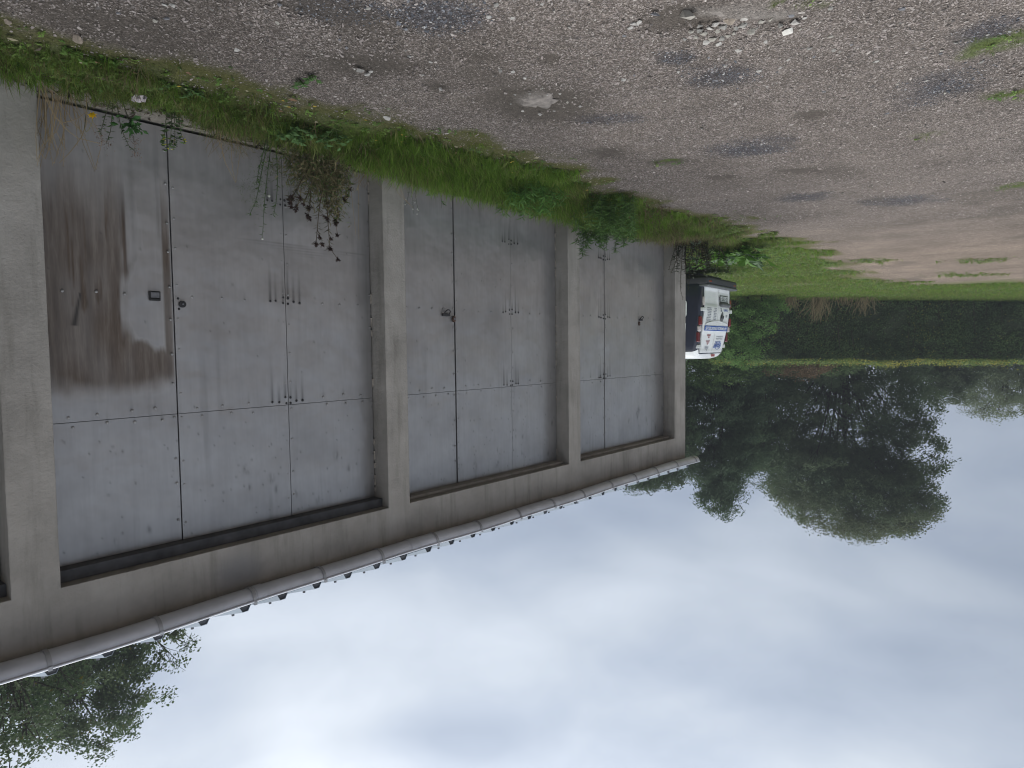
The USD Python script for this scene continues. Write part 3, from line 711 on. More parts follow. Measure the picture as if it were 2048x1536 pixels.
def instancer(name, protos, pos, quat, scl, idx, label=None, catg=None, parent='/World', kind='stuff'):
    """protos: list of (mesh, material, smooth)."""
    pth = path_for(parent, name)
    pi = UsdGeom.PointInstancer.Define(stage, pth)
    rel = []
    for k, (mesh, mat, sm) in enumerate(protos):
        q = f'{pth}/piece_{k:03d}'
        usdkit.mesh(stage, q, mesh, mat, sm); rel.append(Sdf.Path(q))
    pi.CreatePrototypesRel().SetTargets(rel)
    pi.CreatePositionsAttr(Vt.Vec3fArray.FromNumpy(np.asarray(pos, np.float32)))
    pi.CreateOrientationsAttr(Vt.QuathArray([Gf.Quath(float(q[0]), float(q[1]), float(q[2]), float(q[3])) for q in quat]))
    pi.CreateScalesAttr(Vt.Vec3fArray.FromNumpy(np.asarray(scl, np.float32)))
    pi.CreateProtoIndicesAttr(Vt.IntArray.FromNumpy(np.asarray(idx, np.int32)))
    tag(pi.GetPrim(), label, catg, kind=kind)
    return pi.GetPrim()


def yaw_quat(a, tilt=0.0, rng=None):
    n = len(a); q = np.zeros((n, 4)); q[:, 0] = np.cos(a / 2); q[:, 3] = np.sin(a / 2)
    if tilt and rng is not None:
        t = rng.normal(0, tilt, (n, 2)); b = np.stack([np.ones(n), t[:, 0] / 2, t[:, 1] / 2, np.zeros(n)], 1)
        w1, x1, y1, z1 = q.T; w2, x2, y2, z2 = b.T
        q = np.stack([w1 * w2 - x1 * x2 - y1 * y2 - z1 * z2, w1 * x2 + x1 * w2 + y1 * z2 - z1 * y2, w1 * y2 - x1 * z2 + y1 * w2 + z1 * x2, w1 * z2 + x1 * y2 - y1 * x2 + z1 * w2], 1)
    return q / np.linalg.norm(q, axis=1, keepdims=True)


def pebble(seed, flat=0.5, sub=1, angular=True):
    r = np.random.default_rng(seed)
    if angular:
        p = unit(r.normal(size=(14, 3))) * r.uniform(0.8, 1.05, (14, 1)) * [1, r.uniform(.65, .9), flat]
        return trimesh.convex.convex_hull(p)
    s = trimesh.creation.icosphere(sub, 1.0); s.vertices *= (1 + 0.25 * (meshkit.noise(s.vertices * 1.3 + seed) - 0.5))[:, None] * [1, .8, flat]
    return s


GRAV = [(0.0, (0.09, 0.083, 0.078)), (0.2, (0.19, 0.167, 0.153)), (0.4, (0.29, 0.25, 0.232)), (0.70, (0.335, 0.290, 0.268)), (0.92, (0.39, 0.35, 0.322)), (1.0, (0.53, 0.48, 0.44))]
M_GRAV = varied('gravel_stone', GRAV, 0.85, 0, 0.25, 0.0)
M_GRAVB = varied('gravel_stone_dark', [(0.0, (0.055, 0.058, 0.067)), (0.6, (0.13, 0.137, 0.155)), (0.85, (0.24, 0.245, 0.265)), (1.0, (0.52, 0.51, 0.50))], 0.8, 0, 0.3, 0.0)
rng = np.random.default_rng(11)
N = 260000
rr_ = rng.uniform(2.7, 10.5, N) ** 1.0; th = math.atan2(FW[0], FW[1]) + rng.uniform(-0.80, 0.75, N)
sx, sy = CAM[0] + rr_ * np.sin(th), CAM[1] + rr_ * np.cos(th)
g_, mo_, bl_, mu_, pa_ = masks(sx, sy)
keep = (sx < -0.12) & (rng.random(N) < (1 - 0.93 * np.clip(mu_ - 0.25 * (nz(sx, sy, 9, 3) > .56), 0, 1)) * (1 - np.clip(g_ * 1.1, 0, 1)) * (1 - 0.88 * mo_) * (1 - 0.35 * pa_))
keep &= rng.random(N) < 0.35 + 0.65 * sstep(nz(sx, sy, 2.6, 91), 0.36, 0.60)
sx, sy, bl_ = sx[keep], sy[keep], bl_[keep]; n = len(sx)
size = np.clip(rng.lognormal(math.log(0.0041), 0.38, n), 0.0025, 0.013)
big = rng.random(n) < 0.008; size[big] = rng.uniform(0.008, 0.016, big.sum())
pi_ = rng.integers(0, 4, n) + 4 * (rng.random(n) < np.clip(bl_ * 1.1, 0, 0.94))
sc_ = size[:, None] * np.stack([rng.uniform(.9, 1.4, n), rng.uniform(.8, 1.1, n), rng.uniform(.6, 1.1, n)], 1)
instancer('gravel', [(pebble(k, 0.5), M_GRAV, False) for k in range(4)] + [(pebble(k + 9, 0.5), M_GRAVB, False) for k in range(4)],
          np.stack([sx, sy, gz(sx, sy) + size * 0.22], 1), yaw_quat(rng.uniform(0, 6.28, n), 0.25, rng), sc_, pi_,
          'crushed grey and pinkish gravel chippings covering the yard', 'gravel')

# ------------------------------------------------------------------ grass
def tuft(seed, nb, h, spread, wid, lean=0.5, seg=3):
    r = np.random.default_rng(seed); a = Acc()
    for k in range(nb):
        an = r.uniform(0, 6.28); b0 = np.array([math.cos(an), math.sin(an), 0]) * spread * math.sqrt(r.random()); d = np.array([math.cos(an + r.normal(0, .6)), math.sin(an + r.normal(0, .6)), 0])
        hh = h * r.uniform(.5, 1.15); ln = lean * r.uniform(.2, 1.3); w = wid * r.uniform(.6, 1.2); s = np.array([-d[1], d[0], 0])
        t = np.linspace(0, 1, seg + 1)
        c = b0 + d * (hh * ln * t[:, None] ** 2) + np.array([0, 0, 1]) * (hh * (t[:, None] - 0.25 * ln * t[:, None] ** 3))
        ww = w * (1 - t ** 1.6) * 0.5
        V = np.concatenate([c[:-1] + s * ww[:-1, None], c[:-1] - s * ww[:-1, None], c[-1:]]); k_ = seg
        F = []
        for i in range(seg - 1): F += [[i, i + 1, i + 1 + k_], [i, i + 1 + k_, i + k_]]
        F.append([seg - 1, 2 * k_, 2 * k_ - 1])
        a.add(V, F)
    return a.mesh()


def rosette(seed, nl, size, up=0.5, ratio=0.55):
    r = np.random.default_rng(seed)
    an = r.uniform(0, 6.28, nl); el = r.uniform(0.05, up, nl)
    ax = np.stack([np.cos(an) * np.cos(el), np.sin(an) * np.cos(el), np.sin(el)], 1); nr = np.stack([-np.cos(an) * np.sin(el), -np.sin(an) * np.sin(el), np.cos(el)], 1) + r.normal(0, .2, (nl, 3))
    ps = np.stack([r.normal(0, size * .5, nl), r.normal(0, size * .5, nl), r.uniform(.1, .8, nl) * size], 1)
    ln = size * r.uniform(.6, 1.2, nl)
    return leaf_quads(ps, nr, ax, ln, ln * ratio, .15)


M_GRASS = varied('grass_blades', [(0.0, (0.105, 0.185, 0.026)), (0.5, (0.155, 0.285, 0.036)), (0.85, (0.22, 0.35, 0.055)), (1.0, (0.31, 0.33, 0.11))], 0.55, 0.48, 0.25)
M_GRASSD = varied('grass_dark', [(0.0, (0.085, 0.125, 0.027)), (0.6, (0.15, 0.215, 0.043)), (1.0, (0.25, 0.25, 0.08))], 0.6, 0.45, 0.25)
M_DRY = varied('dry_grass', [(0.0, (0.11, 0.085, 0.045)), (0.6, (0.20, 0.155, 0.085)), (1.0, (0.30, 0.25, 0.15))], 0.8, 0.1, 0.15)
M_CLOV = varied('ground_leaves', [(0.0, (0.08, 0.16, 0.03)), (0.6, (0.155, 0.28, 0.05)), (1.0, (0.25, 0.36, 0.085))], 0.5, 0.2, 0.3)
M_LITTER = varied('leaf_litter', [(0.0, (0.035, 0.026, 0.020)), (0.6, (0.085, 0.065, 0.048)), (1.0, (0.20, 0.17, 0.13))], 0.85, 0.0, 0.2)

protos = [(tuft(k, 16, 0.10, 0.035, 0.0055, .6), M_GRASS, False) for k in range(3)] + [(tuft(10 + k, 14, 0.10, 0.04, 0.005, .9), M_GRASSD, False) for k in range(3)] \
    + [(tuft(20 + k, 9, 0.12, 0.03, 0.0035, 1.1), M_DRY, False) for k in range(2)] + [(rosette(30 + k, 9, 0.030), M_CLOV, False) for k in range(3)]
P, S, I = [], [], []


def scatter(n, xs, ys, keepf, hf, choose):
    x, y = xs(n), ys(n)
    k = rng.random(n) < keepf(x, y); x, y = x[k], y[k]
    # nothing grows through the van's wheels or the walls
    h = hf(x, y) * rng.uniform(.7, 1.3, len(x)); w = np.clip(h, .5, 1.6) * rng.uniform(.8, 1.3, len(x))
    P.append(np.stack([x, y, gz(x, y) - 0.004], 1)); ii = choose(len(x), x, y); I.append(ii)
    ro = ii >= 8; h = np.where(ro, np.clip(h, .7, 1.5) * rng.uniform(.7, 1.3, len(x)), h); w = np.where(ro, h, w); S.append(np.stack([w, w, h], 1))


def lush(x, y):   # taller and greener past the stained door
    return sstep(y, 2.9, 3.7) * sstep(9.2 - y, 0, 1.2)


def gmask(x, y): return masks(x, y)[0]


def verge_h(x, y):
    wallw = sstep(x, -0.85, -0.50) * (1 - 0.55 * sstep(x, -0.36, -0.16) * lush(x, y))
    return (0.30 + 0.75 * sstep(nz(x, y, 2.4, 17), .38, .62) + .25 * wallw) * (1 - lush(x, y)) + lush(x, y) * (0.95 + 1.2 * wallw * (0.5 + 0.9 * nz(x, y, 1.7, 18)))


def verge_pick(n, x, y):
    l = lush(x, y); r = rng.random(n); brown = sstep(y, 7.4, 8.2) * sstep(10 - y, 0, 0.5) * (nz(x, y, 2.5, 5) > .47)
    out = np.where(r < 0.25 + 0.6 * l * sstep(nz(x, y, 2.1, 44), .3, .5), rng.integers(0, 3, n), rng.integers(3, 6, n))
    out = np.where(rng.random(n) < 0.09 + 0.55 * brown + 0.10 * (1 - l), rng.integers(6, 8, n), out)
    return np.where(rng.random(n) < 0.34 - 0.14 * l + 0.2 * sstep(nz(x, y, 3.1, 73), .5, .6), rng.integers(8, 11, n), out)


scatter(26000, lambda n: rng.uniform(-1.5, -0.035, n), lambda n: rng.uniform(0.3, 10.6, n), lambda x, y: (gmask(x, y) * (0.30 + 0.70 * np.maximum(lush(x, y), sstep(nz(x, y, 2.6, 12), .40, .55))) * np.where(x > -0.24 + 0.14 * (nz(x * 0, y, 1.4, 74) - .5), 0.55 * (1 - lush(x, y)) + 0.10 * lush(x, y), 1)), verge_h, verge_pick)
# moss and tiny leaves creeping over the gravel edge
scatter(5000, lambda n: rng.uniform(-1.9, -0.2, n), lambda n: rng.uniform(0.3, 10.6, n), lambda x, y: 0.5 * masks(x, y)[1], lambda x, y: 0.22 + 0 * x, lambda n, x, y: np.where(rng.random(n) < .55, rng.integers(3, 6, n), rng.integers(8, 11, n)))


def in_lawn(x, y): return gmask(x, y) * ~((x > -0.02) & (x < 6.3) & (y < YEND + 0.02))


def lawn_pick(n, x, y):
    c = sstep(nz(x, y, 0.8, 14), 0.42, 0.58); r = rng.random(n)
    out = np.where(r < 0.25 + .3 * sstep(nz(x, y, .5, 33), .4, .6), rng.integers(0, 3, n), rng.integers(3, 6, n))
    out = np.where(rng.random(n) < 0.15 + 0.55 * c, rng.integers(8, 11, n), out)
    return np.where(rng.random(n) < 0.05, rng.integers(6, 8, n), out)


def lawn_xy(n):
    d = rng.uniform(9.5, 27, n); t = rng.uniform(-0.85, 0.0, n) * d; return CAM[0] + d * FWH[0] + t * -0 + t * 0, d, t


dd = rng.uniform(9.0, 27.0, 60000); tt = dd * (1024 - rng.uniform(1340, 2200, 60000)) / F_PX
lx, ly = CAM[0] + dd * FWH[0] + tt * RTH[0], CAM[1] + dd * FWH[1] + tt * RTH[1]
k = (ly > 9.9) | (lx < -1.6); lx, ly = lx[k], ly[k]
scatter(len(lx), lambda n: lx, lambda n: ly, in_lawn, lambda x, y: 0.45 + 0.55 * nz(x, y, 0.6, 15), lawn_pick)
# tufts standing in the gravel
bxs = [on_ground(t[0], t[1]) for t in TUFTS]
for t, c in zip(TUFTS, bxs):
    q = 500
    scatter(q, lambda n: c[0] + rng.normal(0, .5, n), lambda n: c[1] + rng.normal(0, .5, n), lambda x, y: 0.8 * blob(x, y, *t, rough=1.2, seed=19, s=5), lambda x, y: 0.35 + 0 * x, lambda n, x, y: np.where(rng.random(n) < .6, rng.integers(3, 6, n), rng.integers(8, 11, n)))
P, S, I = np.concatenate(P), np.concatenate(S), np.concatenate(I)
instancer('grass', protos, P, yaw_quat(rng.uniform(0, 6.28, len(P)), 0.15, rng), S, I, 'green and withered grass with low leafy weeds on the verge and lawn', 'grass')

# dead leaves and straw gathered along the foot of the doors
n = 11000
x, y = 0.10 - np.abs(rng.normal(0, 0.17, n)), rng.uniform(0.6, 10.2, n)
k = rng.random(n) < 0.25 + 0.75 * sstep(nz(x * .3, y, 2.2, 71), .42, .55); x, y = x[k], y[k]; n = len(x)
fl = leaf_quads(np.zeros((1, 3)), np.array([[0, 0, 1.0]]), np.array([[1.0, 0, 0]]), np.array([1.0]), np.array([.5]), .2)
fs = (np.array([[0, .03, 0], [1, 0.02, .05], [1, -.02, .05], [0, -.03, 0]]), np.array([[0, 1, 2], [0, 2, 3]]))
ln = rng.uniform(.015, .05, n)
instancer('leaf_litter', [(fl, M_LITTER, False), (fs, M_LITTER, False)], np.stack([x, y, np.maximum(gz(x, y), np.where(x > -.1, .012, -1)) + .006], 1), yaw_quat(rng.uniform(0, 6.28, n), .3, rng),
          np.stack([ln * rng.choice([1, 2.4], n), ln, ln], 1), rng.integers(0, 2, n), 'brown dead leaves and straw along the foot of the garage doors', 'leaf litter')

# ------------------------------------------------------------------ the van (local: +x forward, +y its left, origin under the rear bumper)
M_NAVY = simple('navy_paint', (0.010, 0.013, 0.026), 0.28, 0.0, var=0.1, spec=0.5, coat=0.5)
M_WHITE = simple('white_paint', (0.66, 0.68, 0.68), 0.35, 0.0, var=0.04, spec=0.5, coat=0.3)
M_BUMP = simple('bumper_plastic', (0.035, 0.036, 0.040), 0.6, var=0.15)
M_TRIM = simple('grey_trim', (0.10, 0.105, 0.11), 0.5, var=0.1)
M_TYRE = simple('tyre_rubber', (0.012, 0.012, 0.012), 0.85)
M_REDL = simple('red_lens', (0.14, 0.008, 0.011), 0.2, spec=0.6, coat=0.6)
M_DREDL = simple('dark_red_lens', (0.10, 0.010, 0.014), 0.2, spec=0.6, coat=0.6)
M_CLRL = simple('clear_lens', (0.55, 0.50, 0.50), 0.2, spec=0.6, coat=0.6)
M_BLUE = simple('blue_vinyl', (0.018, 0.075, 0.32), 0.45, var=0.05)
M_GREYV = simple('grey_vinyl', (0.18, 0.20, 0.24), 0.5, var=0.05)
M_REDV = simple('red_vinyl', (0.30, 0.08, 0.08), 0.5, var=0.05)
M_PLATE = simple('plate_white', (0.55, 0.58, 0.58), 0.4, var=0.03)
M_GLASS = simple('dark_glass', (0.012, 0.015, 0.018), 0.05, spec=0.8)

VAN_ROT = -4.0
van = thing('van', 'white and navy delivery van with lettered rear doors parked on the grass past the garages', 'van', (1.30, 14.12, -0.085), VAN_ROT)


def lean(z): return 0.17 * np.clip((np.asarray(z, float) - 0.95) / 0.95, 0, 1) ** 1.25


def van_sec(x, zt, hw, zb=0.26, wl=1.0):
    pts = [(hw * .90, zb), (hw * .985, zb + .12), (hw, .70), (hw, 1.00), (hw * .985, 1.0 + (zt - 1.0) * .30), (hw * .94, 1.0 + (zt - 1.0) * .62), (hw * .875, zt - .15), (hw * .80, zt - .06), (hw * .66, zt - .012), (hw * .3, zt + .012)]
    pts = np.array(pts + [(-a, b) for a, b in pts[::-1]])
    return np.stack([x + wl * lean(pts[:, 1]), pts[:, 0], pts[:, 1]], 1)


secs = [van_sec(0.0, 1.92, .88), van_sec(0.025, 1.945, .925), van_sec(0.09, 1.965, .952, wl=.95), van_sec(0.6, 1.97, .955, wl=.6), van_sec(1.5, 1.97, .955, wl=0.1), van_sec(3.2, 1.96, .955, wl=0), van_sec(3.55, 1.90, .95, wl=0),
        van_sec(4.15, 1.35, .94, wl=0), van_sec(4.6, 1.08, .90, wl=0), van_sec(4.78, .92, .80, wl=0)]
secs[-1][:, 2] = np.clip(secs[-1][:, 2], .26, .92); secs[-2][:, 2] = np.clip(secs[-2][:, 2], .26, 1.09)
nS = len(secs[0]); V = np.concatenate(secs); F = []
for i in range(len(secs) - 1):
    for j in range(nS):
        a, b = i * nS + j, i * nS + (j + 1) % nS
        F += [[a, b, b + nS], [a, b + nS, a + nS]]
for i in (0, len(secs) - 1):
    c = len(V); V = np.vstack([V, V[i * nS:(i + 1) * nS].mean(0)[None]])
    for j in range(nS): F.append([i * nS + j, i * nS + (j + 1) % nS, c])
vb = trimesh.Trimesh(V, np.array(F), process=False); vb.fix_normals()
part(van, 'body', vb, M_NAVY, smooth=38)
# white roof skin, a few millimetres over the body
Vr, Fr = [], []
for sct in secs[:7]:
    q = sct[6:14].copy(); q[:, 2] += .006; q[:, 1] *= 1.006
    Vr.append(q)
Vr[0][:, 0] -= 0.010
k_ = 8; Vr = np.concatenate(Vr)
for i in range(6):
    for j in range(k_ - 1):
        a = i * k_ + j; Fr += [[a, a + 1, a + 1 + k_], [a, a + 1 + k_, a + k_]]
b0 = len(Vr); edge = Vr[:k_].copy(); edge[:, 2] = np.minimum(edge[:, 2], 1.872 + 0 * edge[:, 2]); edge[:, 0] -= 0.008
Vr = np.vstack([Vr, edge])
for j in range(k_ - 1): Fr += [[j, b0 + j, b0 + j + 1], [j, b0 + j + 1, j + 1]]
part(van, 'roof_skin', (Vr, np.array(Fr)), M_WHITE, smooth=40)


def side_y(z, sgn, hw=.955, zt=1.97):
    zz = [.26, .38, .70, 1.0, 1.0 + (zt - 1) * .3, 1.0 + (zt - 1) * .62, zt - .15, zt - .06]; kk = [.90, .985, 1, 1, .985, .94, .875, .80]
    return sgn * hw * np.interp(z, zz, kk)


def side_panel(x0, x1, z0, z1, sgn, r):
    sp_ = Polygon([(x0, z0), (x1, z0), (x1, z1), (x0, z1)]).buffer(-r).buffer(r)
    t = trimesh.creation.extrude_polygon(sp_, 0.004, engine='earcut'); t = t.subdivide_to_size(0.25)
    v = t.vertices; y = side_y(v[:, 1], 1) + 0.003 + v[:, 2]
    m = trimesh.Trimesh(np.stack([v[:, 0] + 0.6 * lean(v[:, 1]), sgn * y, v[:, 1]], 1), t.faces, process=False); m.fix_normals(); return m


for sgn in (-1, 1):
    part(van, 'side_panel', side_panel(0.30, 3.3, 1.22, 1.86, sgn, .02), M_WHITE, smooth=30)
    part(van, 'side_panel', side_panel(0.30, 2.2, .73, 1.12, sgn, .09), M_WHITE, smooth=30)
    part(van, 'cab_door', side_panel(2.35, 3.25, .50, 1.12, sgn, .06), M_WHITE, smooth=30)
    part(van, 'sill_moulding', cat([rbox(.75, 3.9, sgn * .945, sgn * .968, .52, .60, .01)]), M_TRIM, smooth=30)


def door_mesh(ya, yb, z0, z1):
    nu, nw = 16, 44
    u = np.linspace(0, 1, nu)[:, None]; z = np.linspace(z0, z1, nw)[None]
    yo = yb - np.sign(yb) * 0.135 * np.clip((z - 1.15) / .72, 0, 1) ** 1.5
    y = ya + (yo - ya) * u; z = z + 0 * u
    x = lean(z) - 0.030 + 0 * u
    inn = sstep(u, .03, .09) * sstep(.97 - u, 0, .06)
    x = x + 0.022 * inn * sstep(.86 - z, 0, .05) * sstep(z - z0, .03, .07)                     # pressed lower panel
    x = x + 0.012 * inn * sstep(z, 1.42, 1.44) * sstep(1.80 - z, 0, .03)                       # window-shaped upper panel
    x = x - 0.006 * sstep(z, 1.16, 1.2) * sstep(1.42 - z, 0, .04)
    x = x + 0.020 * (np.clip((np.abs(y) - .62) / .16, 0, 1) ** 2)
    V = np.stack([x, y, z], -1).reshape(-1, 3); id_ = np.arange(nu * nw).reshape(nu, nw)
    F = np.stack([id_[:-1, :-1], id_[1:, :-1], id_[1:, 1:], id_[:-1, 1:]], -1).reshape(-1, 4)
    rim = np.concatenate([id_[:, 0], id_[-1, 1:], id_[-2::-1, -1], id_[0, -2:0:-1]]); k = len(rim); b = len(V)
    F2 = np.array([[rim[i], rim[(i + 1) % k], b + (i + 1) % k, b + i] for i in range(k)])
    m = trimesh.Trimesh(np.vstack([V, V[rim] + [.035, 0, 0]]), np.vstack([np.concatenate([F[:, [0, 1, 2]], F[:, [0, 2, 3]]]), np.concatenate([F2[:, [0, 1, 2]], F2[:, [0, 2, 3]]])]), process=False)
    return m


def on_rear(mesh, y0, z0, off=0.034, shear=0.0):
    v = mesh.vertices
    z = z0 + v[:, 1]; yy = y0 - v[:, 0] - shear * v[:, 1]
    base = lean(z) - off + 0.012 * ((z > 1.44) & (z < 1.79)) - 0.006 * ((z > 1.19) & (z < 1.40))
    return trimesh.Trimesh(np.stack([base - v[:, 2], yy, z], 1), mesh.faces, process=False)


def plate2d(w, h, d=.002, r=0.0):
    p = sbox(0, 0, w, h)
    if r: p = p.buffer(-r).buffer(r)
    t = trimesh.creation.extrude_polygon(p, d, engine='earcut'); return t.subdivide_to_size(0.08)


def words(rng, w, h, n):
    """Rows of word-like strokes too small to read."""
    out, x = [], 0
    while x < w - h:
        l = rng.uniform(.6, 2.4) * h; l = min(l, w - x)
        t = plate2d(l, h * rng.uniform(.6, 1.0), .0015); t.apply_translation([x, 0, 0]); out.append(t); x += l + h * rng.uniform(.25, .5)
    return cat(out)


dl = part(van, 'rear_door', door_mesh(.006, .785, .47, 1.85), M_WHITE, smooth=35)
dr = part(van, 'rear_door', door_mesh(-.006, -.785, .47, 1.85), M_WHITE, smooth=35)
part(van, 'door_gap', cat([bx(0.0, .02, -.79, .79, .44, .95)]), M_BUMP)
rw = np.random.default_rng(3)
# left door: plate under its grip bar, lock, logo
part(dl, 'number_plate', on_rear(plate2d(.50, .115, .006, .008), .66, .625, .018), M_PLATE)
part(dl, 'plate_lettering', on_rear(meshkit.text_mesh('ES-181-01', .075, .002), .625, .645, .024), M_BOLT)
part(dl, 'plate_frame', on_rear(plate2d(.545, .165, .003, .02), .685, .605, .012), M_TRIM)
g = rbox(-.075, .02, .12, .72, .765, .855, .035); part(dl, 'grip_bar', g, M_TRIM, smooth=40)
part(dl, 'lettering', on_rear(meshkit.text_mesh('CORMIER', .045, .0015), .63, .90), M_BLUE)
part(dl, 'badge', on_rear(cat([plate2d(.022, .075, .004), plate2d(.05, .02, .004).apply_translation([.01, 0, 0]), plate2d(.05, .02, .004).apply_translation([.01, .055, 0])]), .20, .885, shear=-.25), M_GREYV)
part(dl, 'lock_recess', on_rear(trimesh.creation.extrude_polygon(Polygon([(-.10, .05), (-.06, .10), (.06, .10), (.10, .05), (.10, -.01), (.05, -.06), (0, -.11), (-.05, -.06), (-.10, -.01)][::-1]), .004, engine='earcut'), .27, 1.07), M_TRIM)
part(dl, 'door_handle', on_rear(plate2d(.15, .06, .018, .012), .345, 1.05, .036), M_BUMP, smooth=30)
part(dl, 'model_name', on_rear(meshkit.text_mesh('dCi', .045, .0015, True), .60, 1.03), M_GREYV)
el = Polygon([(.19 * math.cos(t), .085 * math.sin(t)) for t in np.linspace(0, 6.283, 40)[:-1]]); ring_ = el.difference(el.buffer(-.010))
part(dl, 'logo_ring', on_rear(trimesh.creation.extrude_polygon(ring_, .0015, engine='earcut'), .36, 1.70), M_BLUE)
part(dl, 'logo_lettering', on_rear(meshkit.text_mesh('EQUIPT', .085, .003, True), .545, 1.655, .035, shear=.25), M_BLUE)
part(dl, 'logo_underline', on_rear(plate2d(.36, .018, .003), .50, 1.612, .035), M_BLUE)
for zz in (1.50, 1.545): part(dl, 'small_print', on_rear(words(rw, .42, .018, 5), .58, zz), M_GREYV, kind='stuff')
# right door: three dealer marks and two columns of small print
for i, zz in enumerate((1.455, 1.59, 1.72)):
    part(dr, 'dealer_mark', on_rear(cat([plate2d(.24, .010, .002), words(rw, .20, .024, 3).apply_translation([.02, .02, 0]), plate2d(.10, .012, .002).apply_translation([.05, .055, 0]), plate2d(.05, .010, .002).apply_translation([.08, .072, 0])]), -.20, zz), M_REDV if i < 2 else M_GREYV, kind='stuff')
for c, (yy, w, nn) in enumerate(((-.10, .20, 8), (-.42, .28, 9))):
    for r_ in range(nn): part(dr, 'small_print', on_rear(words(rw, w * rw.uniform(.7, 1), .014, 3), yy, .90 + .034 * r_), M_GREYV, kind='stuff')
for dd_, sg in ((dl, 1), (dr, -1)):
    part(dd_, 'blue_band', on_rear(plate2d(.70, .105, .002), .712 if sg > 0 else -.008, 1.275, .036), M_BLUE)
    t = [[float(lean(zq) - .042), sg * yq, zq] for yq, zq in ((.70, 1.26), (.66, 1.225), (.45, 1.20), (.2, 1.175), (.01, 1.165))]
    part(dd_, 'white_arch', tube(t, .006, 6), M_WHITE)
    for zz in (.94, 1.71):
        yo = .80 - .135 * max(0, (zz - 1.15) / .72) ** 1.5
        part(dd_, 'hinge', rbox(float(lean(zz)) - .035, float(lean(zz)) + .10, sg * (yo - .03), sg * (yo + .115), zz - .038, zz + .038, .012), M_WHITE, smooth=30)
    if sg > 0: part(van, 'lettering', on_rear(meshkit.text_mesh('AUTOMOBILES & INDUSTRIELLES', .058, .002, True), .655, 1.30, .0395), M_WHITE)
    # lamp clusters wrapping the corners
    tl = UsdGeom.Xform.Define(stage, path_for(str(van.GetPath()), 'tail_light')).GetPrim()
    for nm, z0, z1, mt in (('red_lens', 1.08, 1.27, M_REDL), ('white_lens', 1.275, 1.40, M_CLRL), ('dark_red_lens', 1.405, 1.62, M_DREDL)):
        zc = (z0 + z1) / 2; yo = .905 - .10 * max(0, (zc - 1.15) / .72) ** 1.3
        part(tl, nm, rbox(float(lean(zc)) - .03, float(lean(zc)) + .035, sg * (yo - .045), sg * (yo + .052), z0, z1, .025), mt, smooth=35)
    part(tl, 'lower_reflector', rbox(-.028, .03, sg * .80, sg * .87, .68, .86, .012), M_CLRL if sg < 0 else M_REDL, smooth=35)
    part(van, 'wheel_arch', trimesh.creation.annulus(.33, .40, .03, transform=trimesh.transformations.translation_matrix([.98, sg * .955, .36]) @ trimesh.transformations.rotation_matrix(np.pi / 2, [1, 0, 0])), M_BUMP)
part(van, 'stop_light', on_rear(plate2d(.19, .055, .012, .01), .25, 1.885, .025), M_REDV)
part(van, 'rear_bumper', cat([rbox(-.13, .34, -.945, .945, .27, .44, .05)]), M_BUMP, smooth=40)
part(van, 'bumper_step', rbox(-.145, .06, -.93, .93, .425, .475, .02), M_TRIM, smooth=40)
for sg in (-1, 1):
    part(van, 'bumper_reflector', rbox(-.138, -.10, sg * .70, sg * .86, .35, .385, .01), M_REDL)
for xw in (.98, 4.02):
    for sg in (-1, 1):
        w = UsdGeom.Xform.Define(stage, path_for(str(van.GetPath()), 'wheel')).GetPrim()
        R90 = trimesh.transformations.rotation_matrix(np.pi / 2, [1, 0, 0])
        ty = trimesh.creation.revolve(np.array([(.20, -.10), (.29, -.105), (.325, -.085), (.335, 0), (.325, .085), (.29, .105), (.20, .10)]), sections=32); ty.apply_transform(R90); ty.apply_translation([xw, sg * .86, .335])
        part(w, 'tyre', ty, M_TYRE, smooth=40)
        rm = trimesh.creation.revolve(np.array([(0, -.09), (.06, -.095), (.15, -.06), (.205, -.09), (.205, .09), (.15, .06), (.06, .095), (0, .09)]), sections=32); rm.apply_transform(R90); rm.apply_translation([xw, sg * .86, .335])
        part(w, 'rim', rm, M_HANDLE, smooth=40)
part(van, 'underbody', bx(.15, 4.6, -.70, .70, .18, .30), M_BUMP)
part(van, 'windscreen', (np.array([[3.60, -.72, 1.86], [3.60, .72, 1.86], [4.12, .80, 1.37], [4.12, -.80, 1.37]]) + [.02, 0, .02], np.array([[0, 1, 2], [0, 2, 3]])), M_GLASS)
for sg in (-1, 1):
    part(van, 'cab_window', side_panel(2.45, 3.5, 1.20, 1.75, sg, .05).apply_translation([0, sg * .004, 0]), M_GLASS)
    part(van, 'wing_mirror', rbox(3.72, 3.85, sg * .97, sg * 1.12, 1.15, 1.42, .04), M_BUMP, smooth=40)

# ------------------------------------------------------------------ trees, hedge, shrubs
M_LEAF = tinted('tree_leaves', 0.6, 0.36, 0.25, 0.35)
M_BARK = tinted('bark', 0.9, 0, 0.15, 0.15)
M_HEDGE = tinted('hedge_leaves', 0.5, 0.2, 0.35, 0.40)
M_PLANT = tinted('weed_leaves', 0.6, 0.2, 0.25, 0.25, 1.5)
M_STALK = tinted('weed_stalks', 0.8, 0, 0.15, 0.15, 1.4)
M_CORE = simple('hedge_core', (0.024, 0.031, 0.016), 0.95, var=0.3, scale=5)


def crown_points(rng, blobs, n, shell=2.2):
    B = np.array(blobs, float); vol = B[:, 3] * B[:, 4] * B[:, 5] * (B[:, 6] if B.shape[1] > 6 else 1)
    k = rng.choice(len(B), n, p=vol / vol.sum()); d = unit(rng.normal(size=(n, 3))); r = rng.random(n) ** (1 / 3 / (shell / 2))
    return B[k, :3] + d * r[:, None] * B[k, 3:6], d


